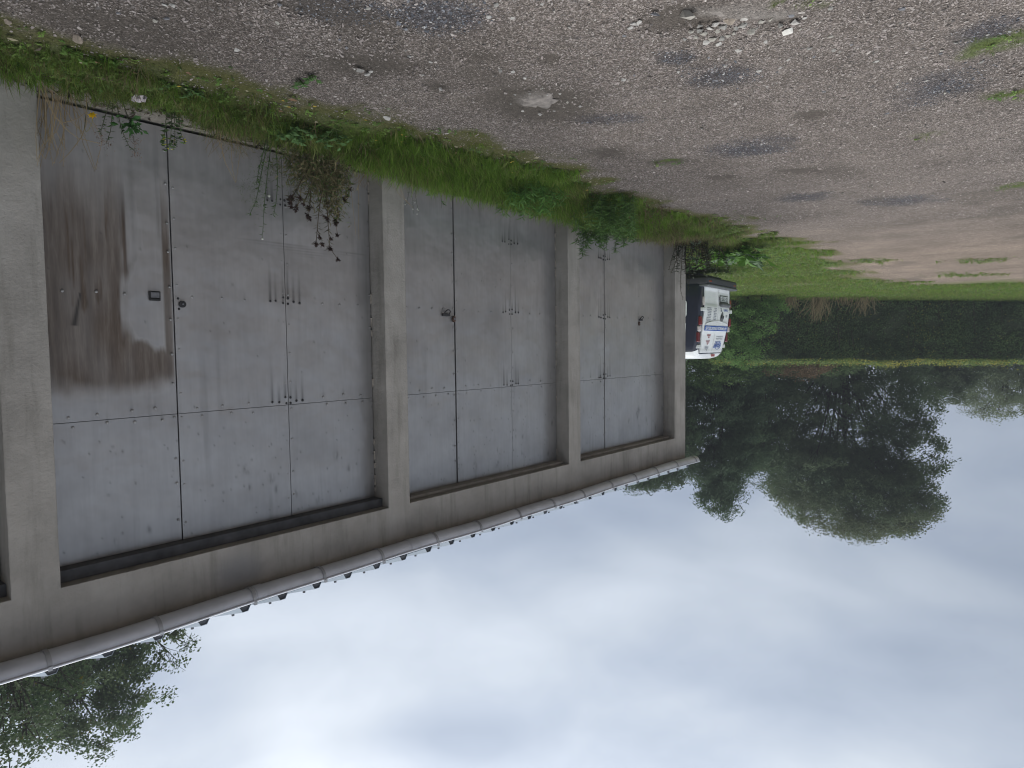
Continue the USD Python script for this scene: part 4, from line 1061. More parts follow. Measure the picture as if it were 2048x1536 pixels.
def tree(name, label, catg, base, blobs, nclump, per, leaf, cols, trunks, seed, group=None, sig=0.32, droop=0.3, nlimb=45, zmin=0.4, bark=(.055, .048, .040), shell=2.2, thin=0.0, limb_r=0.05, aspect=.62, top_col=None, yellow=0.0):
    r = np.random.default_rng(seed)
    t = thing(name, label, catg, base, 0, group)
    ctr, d = crown_points(r, blobs, nclump, shell)
    ok = (nz(ctr[:, 0] + ctr[:, 2] * .7, ctr[:, 1] + ctr[:, 2], .55, seed) > thin) & (ctr[:, 2] > zmin)
    ctr, d = ctr[ok], d[ok]
    a = Acc()
    for tr in trunks:   # list of (x,y,z,r)
        tr = np.array(tr, float); a.tube(tr[:, :3], tr[:, 3], 8, bark)
    tips = [np.array(tr, float) for tr in trunks]
    sel = r.choice(len(ctr), min(nlimb, len(ctr)), replace=False)
    for i in sel:
        c = ctr[i]; tr = tips[r.integers(len(tips))]
        cand = tr[:, :3]; f = r.uniform(.25, 1.0); s = f * (len(cand) - 1); j = min(int(s), len(cand) - 2); p0 = cand[j] + (cand[j + 1] - cand[j]) * (s - j)
        if p0[2] > c[2] - .1: p0 = cand[0] + (cand[1] - cand[0]) * r.uniform(.3, .9)
        L_ = np.linalg.norm(c - p0)
        u = np.linspace(0, 1, 6)[:, None]; mid = (p0 + c) / 2 + np.array([0, 0, .10 * L_]) + r.normal(0, .06 * L_, 3)
        pts = (1 - u) ** 2 * p0 + 2 * u * (1 - u) * mid + u ** 2 * c
        a.tube(pts, np.linspace(limb_r * min(1.4, .3 + L_ / 5), .010, 6), 5, bark)
        for q in range(3):
            m_ = pts[4]; e = c + r.normal(0, .22, 3); a.tube([m_, (m_ + e) / 2 + r.normal(0, .08, 3), e], [.014, .010, .005], 4, bark)
    build(t, 'trunk', a, M_BARK)
    m = len(ctr); bd = unit(r.normal(0, 1, (m, per, 3))) * (r.random((m, per, 1)) ** .5)
    pos = (ctr[:, None] + bd * sig * 1.55 * r.uniform(.6, 1.3, (m, 1, 1)) * [1, 1, .7]).reshape(-1, 3)
    dd = np.repeat(d, per, 0)
    nr = unit(dd * .6 + np.array([0, 0, .8]) + r.normal(0, .6, pos.shape)); ax = unit(dd + r.normal(0, .7, pos.shape) + np.array([0, 0, -droop]))
    ln = leaf * r.uniform(.6, 1.3, len(pos))
    V, F = leaf_quads(pos, nr, ax, ln, ln * aspect, .2)
    c0 = np.array(cols[0]); c1 = np.array(cols[1]); w = np.repeat(np.clip(r.normal(.5, .3, m), 0, 1), per)[:, None]
    col = (c0 * (1 - w) + c1 * w) * 3.0
    if top_col is not None:
        zt = np.repeat(sstep(ctr[:, 2], top_col[1], top_col[2]) * r.uniform(.2, 1, m), per)[:, None]; col = col * (1 - zt) + np.array(top_col[0]) * zt
    if yellow:
        yk = (r.random(len(pos)) < yellow)[:, None]; col = np.where(yk, np.array([.14, .12, .02]), col)
    part(t, 'crown', (V, F), M_LEAF, prim={'tint': np.repeat(col, 4, 0)})
    return t


def base_at(px, depth, z=0.0):
    p = surf_point(px, 690, depth); return (float(p[0]), float(p[1]), z)


def hz(py, px, depth):   # height of a sight line at that depth
    return float(surf_point(px, py, depth)[2])


# local axes for crowns: x = along RTH reversed would need rotation, so offsets are given along the photograph's left-right (a) and depth (b)
def off(a, b): v = -a * RTH + b * FWH; return v[0], v[1]


def blobs_of(lst):
    out = []
    for a, b, z, ra, rb, rz, w in lst:
        x, y_ = off(a, b); r_ = (ra + rb) / 2 if abs(ra - rb) < .4 else None
        out.append((x, y_, z, ra if r_ is None else r_, rb if r_ is None else r_, rz, w))
    return out


def tr_(lst): return [(*off(a, b), z, r_) for a, b, z, r_ in lst]


BIG = base_at(1688, 33)
fan = [[(0, 0, -.1, .26), (.05, 0, 1.4, .22), (.1, 0, 3.2, .17), (.15, .1, 6.0, .11), (.2, .1, 9.2, .04)]]
for aa, zz in ((-3.2, 6.8), (-2.2, 8.4), (-1.1, 9.2), (1.2, 9.2), (2.3, 8.2), (-.5, 9.8)):
    fan.append([(0.02 * aa, 0, .9, .10), (.10 * aa, .1, 2.2, .08), (.36 * aa, .2 * (aa % 1), 2.2 + (zz - 2.2) * .45, .05), (.72 * aa, .3 * (aa % 1), 2.2 + (zz - 2.2) * .80, .028), (aa, .3, zz, .012)])
tree('broadleaf_tree', 'big round-topped broadleaf tree with fanning stems, tallest behind the hedge', 'tree', BIG,
     blobs_of([(0.5, 0, 8.9, 3.9, 3.4, 2.15, 2.2), (-1.9, 0, 7.6, 2.7, 2.6, 2.1, 1.0), (2.7, 0, 7.0, 2.1, 2.3, 2.2, 1.0), (-3.0, 0, 5.4, 1.9, 2, 2.0, .7), (3.3, .2, 4.6, 1.5, 2, 1.7, 1.1), (0, .8, 5.4, 3.6, 2.4, 2.2, 1.0), (-1.0, .3, 3.2, 3.4, 2.0, 1.2, 1.2), (2.2, .3, 2.9, 2.0, 1.8, 1.0, 1.0), (0.2, .2, 3.4, 1.6, 1.2, 1.3, .8)]),
     1650, 95, .115, ((.030, .047, .024), (.054, .074, .036)), [tr_(f) for f in fan], 21, sig=.34, nlimb=45, limb_r=.03, thin=.27, top_col=((.16, .18, .09), 7.8, 10.6), zmin=1.0, bark=(.05, .044, .037))
B2 = base_at(1443, 29)
tree('drooping_tree', 'dark narrow-topped tree with drooping leaves rising past the gutter end', 'tree', B2,
     blobs_of([(0, 0, 8.1, .85, .9, 1.25, 1.8), (-.1, 0, 6.7, 1.5, 1.4, 1.2, 1.3), (.9, 0, 5.8, 1.2, 1.2, 1.3, 1.0), (-1.3, 0, 5.9, 1.2, 1.2, 1.5, 1.0), (-.2, 0, 4.3, 1.9, 1.6, 1.2, .8), (.9, .3, 3.6, 1.2, 1.3, 1.4, .9), (-1.6, 0, 3.4, 1.1, 1.2, 1.2, .9)]),
     700, 90, .12, ((.024, .042, .022), (.042, .064, .032)), [tr_([(0, 0, -.1, .16), (.03, 0, 2.5, .13), (0, 0, 5.0, .09), (.02, 0, 7.4, .045), (0, 0, 9.0, .012)])], 22, sig=.24, droop=1.3, nlimb=45, limb_r=.03, thin=.28, aspect=.42, zmin=1.2, bark=(.035, .032, .028))
tree('drooping_tree', 'dark drooping treetop showing just above the far gutter', 'tree', base_at(1312, 27),
     blobs_of([(-.6, 0, 6.6, .95, 1, .95, 1.5), (.5, 0, 6.8, .75, .9, .9, 1.3), (0, 0, 5.4, 1.8, 1.5, 1.2, 1.0), (-1.6, .2, 5.9, .8, .8, .7, .8)]),
     380, 90, .12, ((.024, .034, .018), (.032, .052, .026)), [tr_([(0, 0, -.1, .15), (0, 0, 3, .11), (.2, 0, 6.6, .03)])], 23, sig=.25, droop=1.4, nlimb=25, thin=.25, aspect=.42, bark=(.035, .032, .028))
tree('drooping_tree', 'dark tree filling the space between the narrow-topped tree and the big round one', 'tree', base_at(1515, 31.5),
     blobs_of([(0, 0, 6.6, 1.2, 1.4, 1.3, 1.3), (-.3, 0, 4.9, 1.6, 1.5, 1.4, 1), (.3, .3, 3.2, 1.6, 1.5, 1.2, 1)]),
     400, 85, .115, ((.020, .034, .016), (.036, .054, .024)), [tr_([(0, 0, -.1, .13), (0, 0, 3, .09), (0, 0, 7.2, .02)])], 24, sig=.28, droop=.9, nlimb=30, thin=.28, bark=(.04, .036, .03))
tree('grey_green_tree', 'pale grey-green willow-like tree at the picture edge beyond the hedge', 'tree', base_at(2010, 40),
     blobs_of([(-.3, 0, 4.6, 2.6, 2.2, 1.7, 1.5), (1.8, 0, 4.0, 2.2, 2, 1.9, 1), (-1.5, 0, 2.9, 2.2, 2, 1.5, 1), (0.8, .2, 2.4, 2.6, 2, 1.4, 1), (3.6, 0, 3.8, 1.6, 2, 2.0, 1)]),
     560, 85, .13, ((.050, .066, .036), (.085, .100, .056)), [tr_([(0, 0, -.1, .2), (.1, 0, 2, .15), (.2, 0, 5.2, .04)])], 25, sig=.33, droop=1.0, nlimb=25, aspect=.40)
tree('small_broadleaf_tree', 'low dark bushy tree between the big round tree and the pale one', 'tree', base_at(1885, 37),
     blobs_of([(0, 0, 3.7, 1.5, 1.4, 1.45, 1.3), (-1.3, 0, 2.7, 1.3, 1.3, 1.3, 1), (1.2, 0, 2.9, 1.2, 1.2, 1.4, 1), (0, 0, 1.7, 2.2, 1.5, 1.0, 1)]),
     380, 80, .13, ((.026, .038, .020), (.048, .062, .032)), [tr_([(0, 0, -.1, .12), (0, 0, 2, .08), (0, 0, 4.4, .02)])], 26, sig=.30, nlimb=20, thin=.05)
tree('shrub', 'dense mid-green shrub above the parked van', 'shrub', base_at(1462, 26.5),
     blobs_of([(-.6, 0, 2.1, 1.2, 1.1, 1.25, 1), (.7, 0, 2.0, 1.1, 1, 1.1, 1), (-1.6, 0, 2.0, .9, 1, 1.2, 1), (1.5, 0, 1.7, .7, .9, 1.0, .7)]),
     210, 80, .085, ((.024, .046, .014), (.050, .080, .024)), [tr_([(0, 0, -.1, .06), (0, 0, 1, .05), (0, 0, 2.4, .015)])], 27, sig=.24, nlimb=12)
tree('shrub', 'brown-leaved shrub standing over the hedge beside the mid-green one', 'shrub', base_at(1598, 27),
     blobs_of([(0, 0, 2.25, 1.25, 1.0, .72, 1), (-.7, 0, 2.1, .8, .9, .75, 1), (.7, 0, 2.1, .7, .9, .7, 1)]),
     120, 80, .085, ((.050, .034, .020), (.085, .060, .034)), [tr_([(0, 0, -.1, .06), (0, 0, 1, .05), (0, 0, 2.4, .015)])], 28, sig=.22, nlimb=20)
tree('shrub', 'dark green shrub just beside the brown-leaved one over the hedge', 'shrub', base_at(1672, 27.5),
     blobs_of([(0, 0, 2.2, .9, .9, .85, 1), (.4, 0, 2.0, .6, .8, .7, 1)]),
     80, 80, .085, ((.022, .040, .015), (.045, .068, .026)), [tr_([(0, 0, -.1, .06), (0, 0, 1, .05), (0, 0, 2.4, .015)])], 29, sig=.20, nlimb=8)
# dark undergrowth under the big tree
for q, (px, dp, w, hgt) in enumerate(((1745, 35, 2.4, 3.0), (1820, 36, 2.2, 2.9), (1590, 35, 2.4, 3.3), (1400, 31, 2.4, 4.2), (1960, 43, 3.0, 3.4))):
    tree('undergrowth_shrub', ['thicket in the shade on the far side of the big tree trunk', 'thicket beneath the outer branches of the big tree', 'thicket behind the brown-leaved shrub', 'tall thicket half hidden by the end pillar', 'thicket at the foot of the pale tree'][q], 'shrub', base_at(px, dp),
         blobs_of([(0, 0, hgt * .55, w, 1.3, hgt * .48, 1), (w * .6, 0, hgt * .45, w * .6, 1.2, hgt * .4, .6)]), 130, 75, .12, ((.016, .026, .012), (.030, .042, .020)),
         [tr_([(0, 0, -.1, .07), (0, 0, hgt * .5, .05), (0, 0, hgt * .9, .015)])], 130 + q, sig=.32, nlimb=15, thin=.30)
# trees behind the garages
B8 = base_at(95, 21)
tree('poplar_tree', 'dense leafy crown rising behind the garage roof over the near end', 'tree', B8,
     blobs_of([(0, 0, 10.6, 3.1, 2.6, 3.4, 1.5), (2.9, 0, 10.2, 1.35, 1.5, 1.6, 1.0), (2.0, 0, 12.0, 1.5, 1.5, 1.3, .9), (1.0, 0, 13.4, 1.5, 1.5, 1.3, .9), (0, 0, 7, 3.0, 2.6, 2.6, .8)]),
     760, 100, .10, ((.030, .050, .022), (.052, .072, .030)), [tr_([(0, 0, -.1, .25), (0, 0, 5, .18), (.3, 0, 9, .1), (.5, 0, 13, .03)]), tr_([(0, 0, 5, .12), (1.2, 0, 8.2, .07), (2.0, 0, 9.8, .02)])], 31, sig=.27, droop=.8, nlimb=70, thin=.36, limb_r=.05, aspect=.75, shell=1.8, yellow=.02)
B9 = base_at(-25, 12.5)
tree('poplar_tree', 'sparse hanging branches with large leaves at the corner above the roof', 'tree', B9,
     blobs_of([(.15, 0, 7.4, 1.25, 1.2, 1.9, 1), (-.6, 0, 6.2, 1.3, 1.2, 1.4, .8), (-.6, 0, 8.4, 1.6, 1.3, 1.6, .8)]),
     230, 34, .085, ((.022, .038, .018), (.045, .060, .028)), [tr_([(-1.2, .3, -.1, .16), (-1.1, .2, 4, .12), (-.7, .1, 7, .07), (-.3, 0, 10, .02)]), tr_([(-1.1, .2, 4.4, .05), (-.2, 0, 6.6, .03), (.5, 0, 8.4, .010)]), tr_([(-.7, .1, 6.4, .04), (.1, 0, 7.6, .02), (.6, 0, 9.0, .008)])], 32, sig=.22, droop=1.6, nlimb=60, thin=.36, limb_r=.02, aspect=.72, yellow=.03)

# hedge: clipped, dark, yellow tips along its top
HD = 24.0
hp0 = surf_point(1440, 690, HD); hlen = 16.5; HDIR = -RTH
hedge = thing('hedge', 'long clipped dark evergreen hedge with yellow tips along its top, beyond the lawn', 'hedge', (float(hp0[0]), float(hp0[1]), 0.0))


def hz0(s): return 0.0 + 0.14 * sstep(s, 3, 14)
def hz1(s): return 2.18 + 0.15 * np.clip(s / 11, 0, 1.4) + 0.16 * (nz(s, s * 0, 0.9, 97) - .5) + 0.10 * (nz(s, s * 0 + 3, 3.0, 98) - .5)


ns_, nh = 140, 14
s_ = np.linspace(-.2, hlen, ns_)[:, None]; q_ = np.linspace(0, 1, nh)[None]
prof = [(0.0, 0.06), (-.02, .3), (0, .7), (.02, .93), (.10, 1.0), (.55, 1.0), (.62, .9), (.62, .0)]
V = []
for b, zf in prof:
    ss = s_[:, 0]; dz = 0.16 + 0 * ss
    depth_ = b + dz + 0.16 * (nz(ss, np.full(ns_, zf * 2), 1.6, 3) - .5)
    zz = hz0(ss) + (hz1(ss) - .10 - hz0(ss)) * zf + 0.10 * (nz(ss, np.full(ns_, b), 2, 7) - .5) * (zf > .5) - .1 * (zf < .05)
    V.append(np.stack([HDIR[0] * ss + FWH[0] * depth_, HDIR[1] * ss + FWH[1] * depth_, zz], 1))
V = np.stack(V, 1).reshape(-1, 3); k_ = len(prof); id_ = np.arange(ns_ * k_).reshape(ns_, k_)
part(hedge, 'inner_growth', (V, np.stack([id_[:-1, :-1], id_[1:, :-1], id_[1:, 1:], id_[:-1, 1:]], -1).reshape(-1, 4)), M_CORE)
r = np.random.default_rng(77); n = 62000
ss = r.uniform(-.2, hlen, n); hf = r.random(n) ** .9; zz = hz0(ss) + (hz1(ss) - hz0(ss)) * hf
hole = nz(ss, zz, 1.7, 12) * .6 + nz(ss, zz, 5, 13) * .4
k = r.random(n) < 0.30 + 1.0 * sstep(hole, .36, .56); ss, zz, hf = ss[k], zz[k], hf[k]; n = len(ss)
dep = np.abs(r.normal(0, .10, n)) - .04 + 0.16 * (nz(ss, zz * 2, 1.6, 3) - .5) + .10 + .05 * sstep(hf, .93, 1)
pos = np.stack([HDIR[0] * ss + FWH[0] * dep, HDIR[1] * ss + FWH[1] * dep, zz], 1)
nr = unit(-FWH * .9 + np.array([0, 0, .45]) + r.normal(0, .5, (n, 3))); ax = unit(np.array([0, 0, .5]) + r.normal(0, .7, (n, 3)))
ln = .062 * r.uniform(.6, 1.35, n)
tone = np.clip(.5 + 2.2 * (nz(ss, zz * 1.5, 1.3, 15) - .5) + r.normal(0, .22, n), 0, 1)[:, None]; cl = np.array([.040, .074, .034]) * (1 - tone) + np.array([.135, .225, .075]) * tone
yl = (r.random(n) < .02 + .06 * sstep(nz(ss, zz, .7, 41), .55, .7))[:, None]; cl = np.where(yl, np.array([.30, .30, .055]), cl)
# top
n2 = 21000; s2 = r.uniform(-.2, hlen, n2); d2 = r.uniform(-.02, .75, n2); z2 = hz1(s2) - .16 + np.abs(r.normal(0, .095, n2)) + .18 * nz(s2, d2, 1.3, 8)
k2 = r.random(n2) < .35 + .65 * sstep(nz(s2, d2, 2.2, 23), .36, .52); s2, d2, z2 = s2[k2], d2[k2], z2[k2]; n2 = len(s2)
pos2 = np.stack([HDIR[0] * s2 + FWH[0] * d2, HDIR[1] * s2 + FWH[1] * d2, z2], 1)
nr2 = unit(np.array([0, 0, .8]) - FWH * .6 + r.normal(0, .5, (n2, 3))); ax2 = unit(np.array([0, 0, .9]) + r.normal(0, .6, (n2, 3))); ln2 = .066 * r.uniform(.6, 1.3, n2)
yf = (.15 + .65 * sstep(nz(s2, s2 * 0, .6, 51), .42, .58))[:, None]; yy = r.random((n2, 1)) < yf
cl2 = np.where(yy, np.array([.44, .42, .06]) * r.uniform(.7, 1.3, (n2, 1)), np.array([.19, .30, .06]))
Vh, Fh = leaf_quads(np.vstack([pos, pos2]), np.vstack([nr, nr2]), np.vstack([ax, ax2]), np.concatenate([ln, ln2]), np.concatenate([ln, ln2]) * .55, .2)
part(hedge, 'foliage', (Vh, Fh), M_HEDGE, prim={'tint': np.repeat(np.vstack([cl, cl2]), 4, 0)})
a = Acc()
for q in range(28):
    s0 = q * .6 + r.uniform(-.2, .2); b_ = HDIR * s0 + FWH * .16; pts = [b_ + [0, 0, 0], b_ + [r.normal(0, .04), r.normal(0, .04), .9], b_ + [r.normal(0, .08), r.normal(0, .08), 1.8]]
    a.tube(pts, [.03, .022, .012], 5, (.05, .045, .035))
build(hedge, 'stems', a, M_BARK, kind='stuff')

# loose leafy bush at the hedge's end, behind the van
BU = base_at(1512, 22.3)
tree('bush', 'loose bright green bush growing at the hedge end beside the van', 'bush', BU,
     blobs_of([(0, 0, .75, .75, .6, .80, 1), (-.5, .2, .9, .7, .6, .9, 1), (-.8, .3, 1.5, .6, .5, .8, 1), (.0, .2, 1.6, .55, .5, .55, .8), (.6, .2, .6, .5, .5, .5, .7), (-.35, .25, 2.0, .5, .5, .45, .7)]),
     210, 62, .060, ((.035, .072, .020), (.075, .135, .036)), [tr_([(-.2, .2, -.05, .03), (-.3, .2, .8, .025), (-.4, .2, 1.9, .01)]), tr_([(.2, .1, -.05, .025), (.3, .1, .9, .02), (.2, .1, 1.7, .008)])], 61, sig=.16, nlimb=20, zmin=.05, limb_r=.012)

# ------------------------------------------------------------------ weeds along the doors (stems surveyed on an upright plane x = const)
def curve(pts, n=7):
    pts = np.asarray(pts, float)
    t = np.linspace(0, 1, len(pts)); u = np.linspace(0, 1, n)
    return np.stack([np.interp(u, t, pts[:, i]) for i in range(3)], 1) if len(pts) > 2 else pts[0] + (pts[-1] - pts[0]) * u[:, None]


def on_plane(pix, x0, x1=None, rng=None, jit=0.0):
    x1 = x0 if x1 is None else x1
    out = []
    for i, (a, b) in enumerate(pix):
        f = i / max(1, len(pix) - 1); out.append(on_wall(a, b, x0 + (x1 - x0) * f + (rng.normal(0, jit) if rng is not None and i else 0)))
    out = np.array(out); out[0, 2] = min(out[0, 2], float(gz(out[0, 0], out[0, 1])) - .01) if out[0, 2] < .25 else out[0, 2]
    return out


class Weed:
    def __init__(s, name, label, catg, base, seed, group=None):
        s.t = thing(name, label, catg, base, 0, group); s.b = np.array(base, float); s.st, s.lf, s.hd = Acc(), Acc(), Acc(); s.r = np.random.default_rng(seed)
    def stem(s, pts, r0, r1, col=(.06, .085, .03)):
        p = curve(pts, 8) - s.b; s.st.tube(p, np.linspace(r0, r1, len(p)), 5, col); return p
    def leaves(s, p, n, ln, ratio, col, f0=0.1, f1=1.0, up=.35, spread=1.0):
        r = s.r; u = r.uniform(f0, f1, n) * (len(p) - 1); i = np.minimum(u.astype(int), len(p) - 2); q = p[i] + (p[i + 1] - p[i]) * (u - i)[:, None]
        an = r.uniform(0, 6.283, n); ax = np.stack([np.cos(an) * spread, np.sin(an) * spread, np.full(n, up) + r.normal(0, .25, n)], 1); nr = np.stack([-np.cos(an) * up, -np.sin(an) * up, np.ones(n)], 1) + r.normal(0, .25, (n, 3))
        l = ln * r.uniform(.6, 1.25, n); V, F = leaf_quads(q, nr, ax, l, l * ratio, .15)
        c = np.array(col) * r.uniform(.7, 1.3, (n, 1)); s.lf.add(V, F, np.repeat(c, 4, 0))
    def cloud(s, c, sig, n, ln, ratio, col, dirn=(0, 0, .6)):
        r = s.r; q = np.asarray(c) - s.b + r.normal(0, 1, (n, 3)) * sig; ax = unit(r.normal(0, .7, (n, 3)) + np.array(dirn)); nr = unit(r.normal(0, 1, (n, 3)))
        l = ln * r.uniform(.5, 1.3, n); V, F = leaf_quads(q, nr, ax, l, l * ratio, .1); s.lf.add(V, F, np.repeat(np.array(col) * r.uniform(.6, 1.4, (n, 1)), 4, 0))
    def head(s, p, size, n, col, up=(0, 0, 1)):
        r = s.r; d = unit(r.normal(0, 1, (n, 3)) + np.array(up) * .6); nr = unit(r.normal(0, 1, (n, 3))); l = size * r.uniform(.7, 1.2, n)
        V, F = leaf_quads(np.repeat(p[None], n, 0), nr, d, l, l * .35, .1); s.hd.add(V, F, np.repeat(np.array(col) * r.uniform(.7, 1.3, (n, 1)), 4, 0))
    def blob(s, p, rad, col):
        m = trimesh.creation.icosphere(1, rad); m.apply_translation(p); s.hd.add(m.vertices, m.faces, col)
    def done(s, heads='seed_heads'):
        if s.st.n: build(s.t, 'stems', s.st, M_STALK)
        if s.lf.n: build(s.t, 'leaves', s.lf, M_PLANT)
        if s.hd.n: build(s.t, heads, s.hd, M_PLANT, kind='stuff' if heads == 'seed_heads' else None)
        return s.t


DRYC = (.19, .145, .085)
# big withered thistle
w = Weed('thistle', 'tall withered thistle with dark star-shaped seed heads, in front of the stained-door garage', 'thistle', (-.16, 3.27, 0.0), 1)
for pix, x1 in (([(650, 290), (648, 360), (638, 420), (632, 488)], -.26), ([(655, 290), (652, 370), (655, 430), (660, 497)], -.20), ([(645, 290), (628, 350), (612, 400), (600, 395)], -.3), ([(640, 290), (615, 340), (590, 385), (583, 396)], -.28),
                ([(660, 292), (668, 360), (676, 420), (672, 446)], -.15), ([(655, 292), (690, 330), (700, 360), (688, 398)], -.14), ([(640, 290), (622, 370), (620, 414), (618, 414)], -.2)):
    p = w.stem(on_plane(pix, -.16, x1, w.r, .01), .0065, .0025, (.075, .060, .038)); w.leaves(p, 46, .055, .16, (.075, .070, .038), .25, 1.0, .5)
    for q in range(3):
        t_ = p[-1 - q % 3]; e = t_ + w.r.normal(0, .035, 3) + [0, 0, .05]; w.st.tube([t_, e], [.0025, .0018], 4, (.07, .055, .035)); w.head(e, .026, 26, (.045, .028, .024))
    w.head(p[-1], .030, 32, (.045, .028, .024))
for c, sg, n in (((640, 340), (.05, .10, .10), 900), ((662, 372), (.04, .07, .09), 420), ((600, 330), (.05, .08, .08), 400), ((680, 345), (.04, .05, .07), 200), ((668, 415), (.02, .04, .04), 90)):
    w.cloud(on_wall(c[0], c[1], -.18), sg, int(n * 1.6), .045, .16, (.17, .145, .075)); w.cloud(on_wall(c[0], c[1], -.16), sg, n, .05, .16, (.10, .135, .045))
w.done()
# slim green weed with a white flower at its tip
w = Weed('slim_weed', 'slim pale green weed with a tiny white flower at its tip, by the hinged joint', 'weed', (-.16, 2.74, 0.0), 2)
for pix in ([(546, 283), (536, 340), (529, 400), (525, 476)], [(541, 283), (524, 340), (513, 400), (498, 432)], [(550, 285), (556, 350), (553, 400), (547, 432)], [(538, 285), (520, 330), (512, 370)]):
    p = w.stem(on_plane(pix, -.16, -.18, w.r, .01), .004, .0015, (.055, .085, .035)); w.leaves(p, 34, .034, .30, (.065, .115, .035), .15, 1.0, .5)
w.cloud(on_wall(510, 385, -.17), (.03, .06, .07), 420, .022, .10, (.11, .14, .07)); w.cloud(on_wall(545, 330, -.15), (.03, .05, .07), 240, .03, .14, (.10, .12, .06))
w.blob(on_wall(525, 478, -.18) - w.b, .008, (.6, .6, .55)); w.blob(on_wall(538, 392, -.17) - w.b, .010, (.55, .55, .5))
w.done('flower')
# dry grasses by the near pillar
w = Weed('dry_grass_clump', 'tangle of dry tan grass stalks in the corner between stained leaf and pillar', 'dry grass', (-.05, 1.42, 0.0), 3)
for k in range(34):
    a0 = w.r.uniform(78, 150); b0 = 205 + (a0 - 78) * .12; a1 = a0 + w.r.normal(8, 42); a1 = np.clip(a1, 74, 190); b1 = w.r.uniform(235, 345)
    p = w.stem(on_plane([(a0, b0), ((a0 + a1) / 2 + w.r.normal(0, 14), (b0 + b1) / 2), (a1, b1)], w.r.uniform(-.08, .10), w.r.uniform(-.14, .10)), .0022, .0012, np.array(DRYC) * w.r.uniform(.7, 1.3))
    if k % 2: w.leaves(p, 9, .022, .16, (.21, .165, .10), .6, 1.0, .9, .4)
for pix in ([(70, 182), (110, 235), (150, 275), (200, 287)], [(176, 232), (172, 262), (140, 305), (118, 326)], [(128, 205), (105, 262), (92, 320), (80, 305)], [(84, 240), (115, 248), (150, 240), (172, 225)]):
    w.stem(on_plane(pix, -.08, -.08), .0028, .0016, DRYC)
w.done()
w = Weed('yellow_flower', 'single yellow dandelion-like flower nodding on a thin stem', 'flower', tuple(on_ground(176, 205, .02)), 4)
w.stem([w.b, on_wall(168, 255, -.2), on_wall(174, 268, -.22), on_wall(187, 238, -.26), on_wall(184, 230, -.28)], .0024, .0016, (.14, .13, .07)); f0 = on_wall(184, 229, -.29) - w.b
dn = unit(np.array([-.6, -.45, -.35])); ta = unit(np.cross(dn, [0, 0, 1])); tb = np.cross(dn, ta)
for k in range(34):
    a_ = k * 2.399; rr = .010 + .013 * (k % 3) / 2; dv = np.cos(a_) * ta + np.sin(a_) * tb + dn * (.5 - .2 * (k % 3))
    V, F = leaf_quads(f0[None], dn[None] + .2 * dv[None], dv[None], np.array([rr + .006]), np.array([.007]), .05); w.hd.add(V, F, (.80, .50, .015))
w.done('petals')
w = Weed('dry_stalks', 'few bent straw stalks leaning on the plain middle leaf', 'dry grass', (-.12, 2.42, 0.0), 5)
for pix in ([(436, 240), (447, 318), (471, 365)], [(462, 245), (464, 335), (472, 366)], [(489, 300), (472, 364)], [(400, 268), (445, 272), (490, 271)], [(420, 275), (445, 300), (452, 330)], [(440, 262), (452, 285), (488, 262)]):
    p = w.stem(on_plane(pix, -.12, -.10), .0022, .0012, DRYC)
for k in range(40): w.stem(on_plane([(w.r.uniform(400, 500), 262 + w.r.uniform(-8, 14)), (w.r.uniform(405, 510), w.r.uniform(278, 320))], w.r.uniform(-.2, -.05), w.r.uniform(-.2, -.05)), .0016, .001, np.array(DRYC) * w.r.uniform(.7, 1.2))
w.cloud(on_wall(470, 290, -.12), (.04, .07, .04), 260, .03, .10, (.13, .13, .06))
w.done()
w = Weed('small_weed', 'dark thin weed with rusty flower clusters before the brown stain', 'weed', (-.12, 1.88, 0.0), 6)
for pix in ([(232, 210), (240, 250), (256, 290), (272, 305)], [(228, 210), (222, 260), (212, 288)], [(240, 212), (262, 250), (268, 282)], [(226, 210), (205, 250), (200, 270)]):
    p = w.stem(on_plane(pix, -.12, -.12, w.r, .01), .003, .0014, (.06, .06, .035)); w.leaves(p, 28, .026, .35, (.045, .075, .026), .1, .85, .3); w.cloud(p[-1] + w.b, (.012, .018, .02), 46, .014, .4, (.16, .11, .08))
w.cloud(on_wall(262, 248, -.13), (.02, .035, .03), 70, .045, .5, (.035, .09, .022)); w.done()
w = Weed('yellow_weed', 'round-leaved weed dotted with yellow by the wide joint', 'weed', (-.12, 2.2, 0.0), 7)
for pix in ([(345, 240), (342, 270), (336, 300)], [(355, 245), (362, 268), (372, 288)], [(350, 242), (350, 275), (346, 300)], [(335, 238), (330, 262), (328, 290)]):
    p = w.stem(on_plane(pix, -.12, -.14, w.r, .01), .0026, .0012, (.08, .10, .045)); w.leaves(p, 22, .034, .75, (.075, .12, .045), .1, 1, .2)
    w.leaves(p, 9, .016, .8, (.50, .46, .06), .6, 1.0, .1)
w.done()
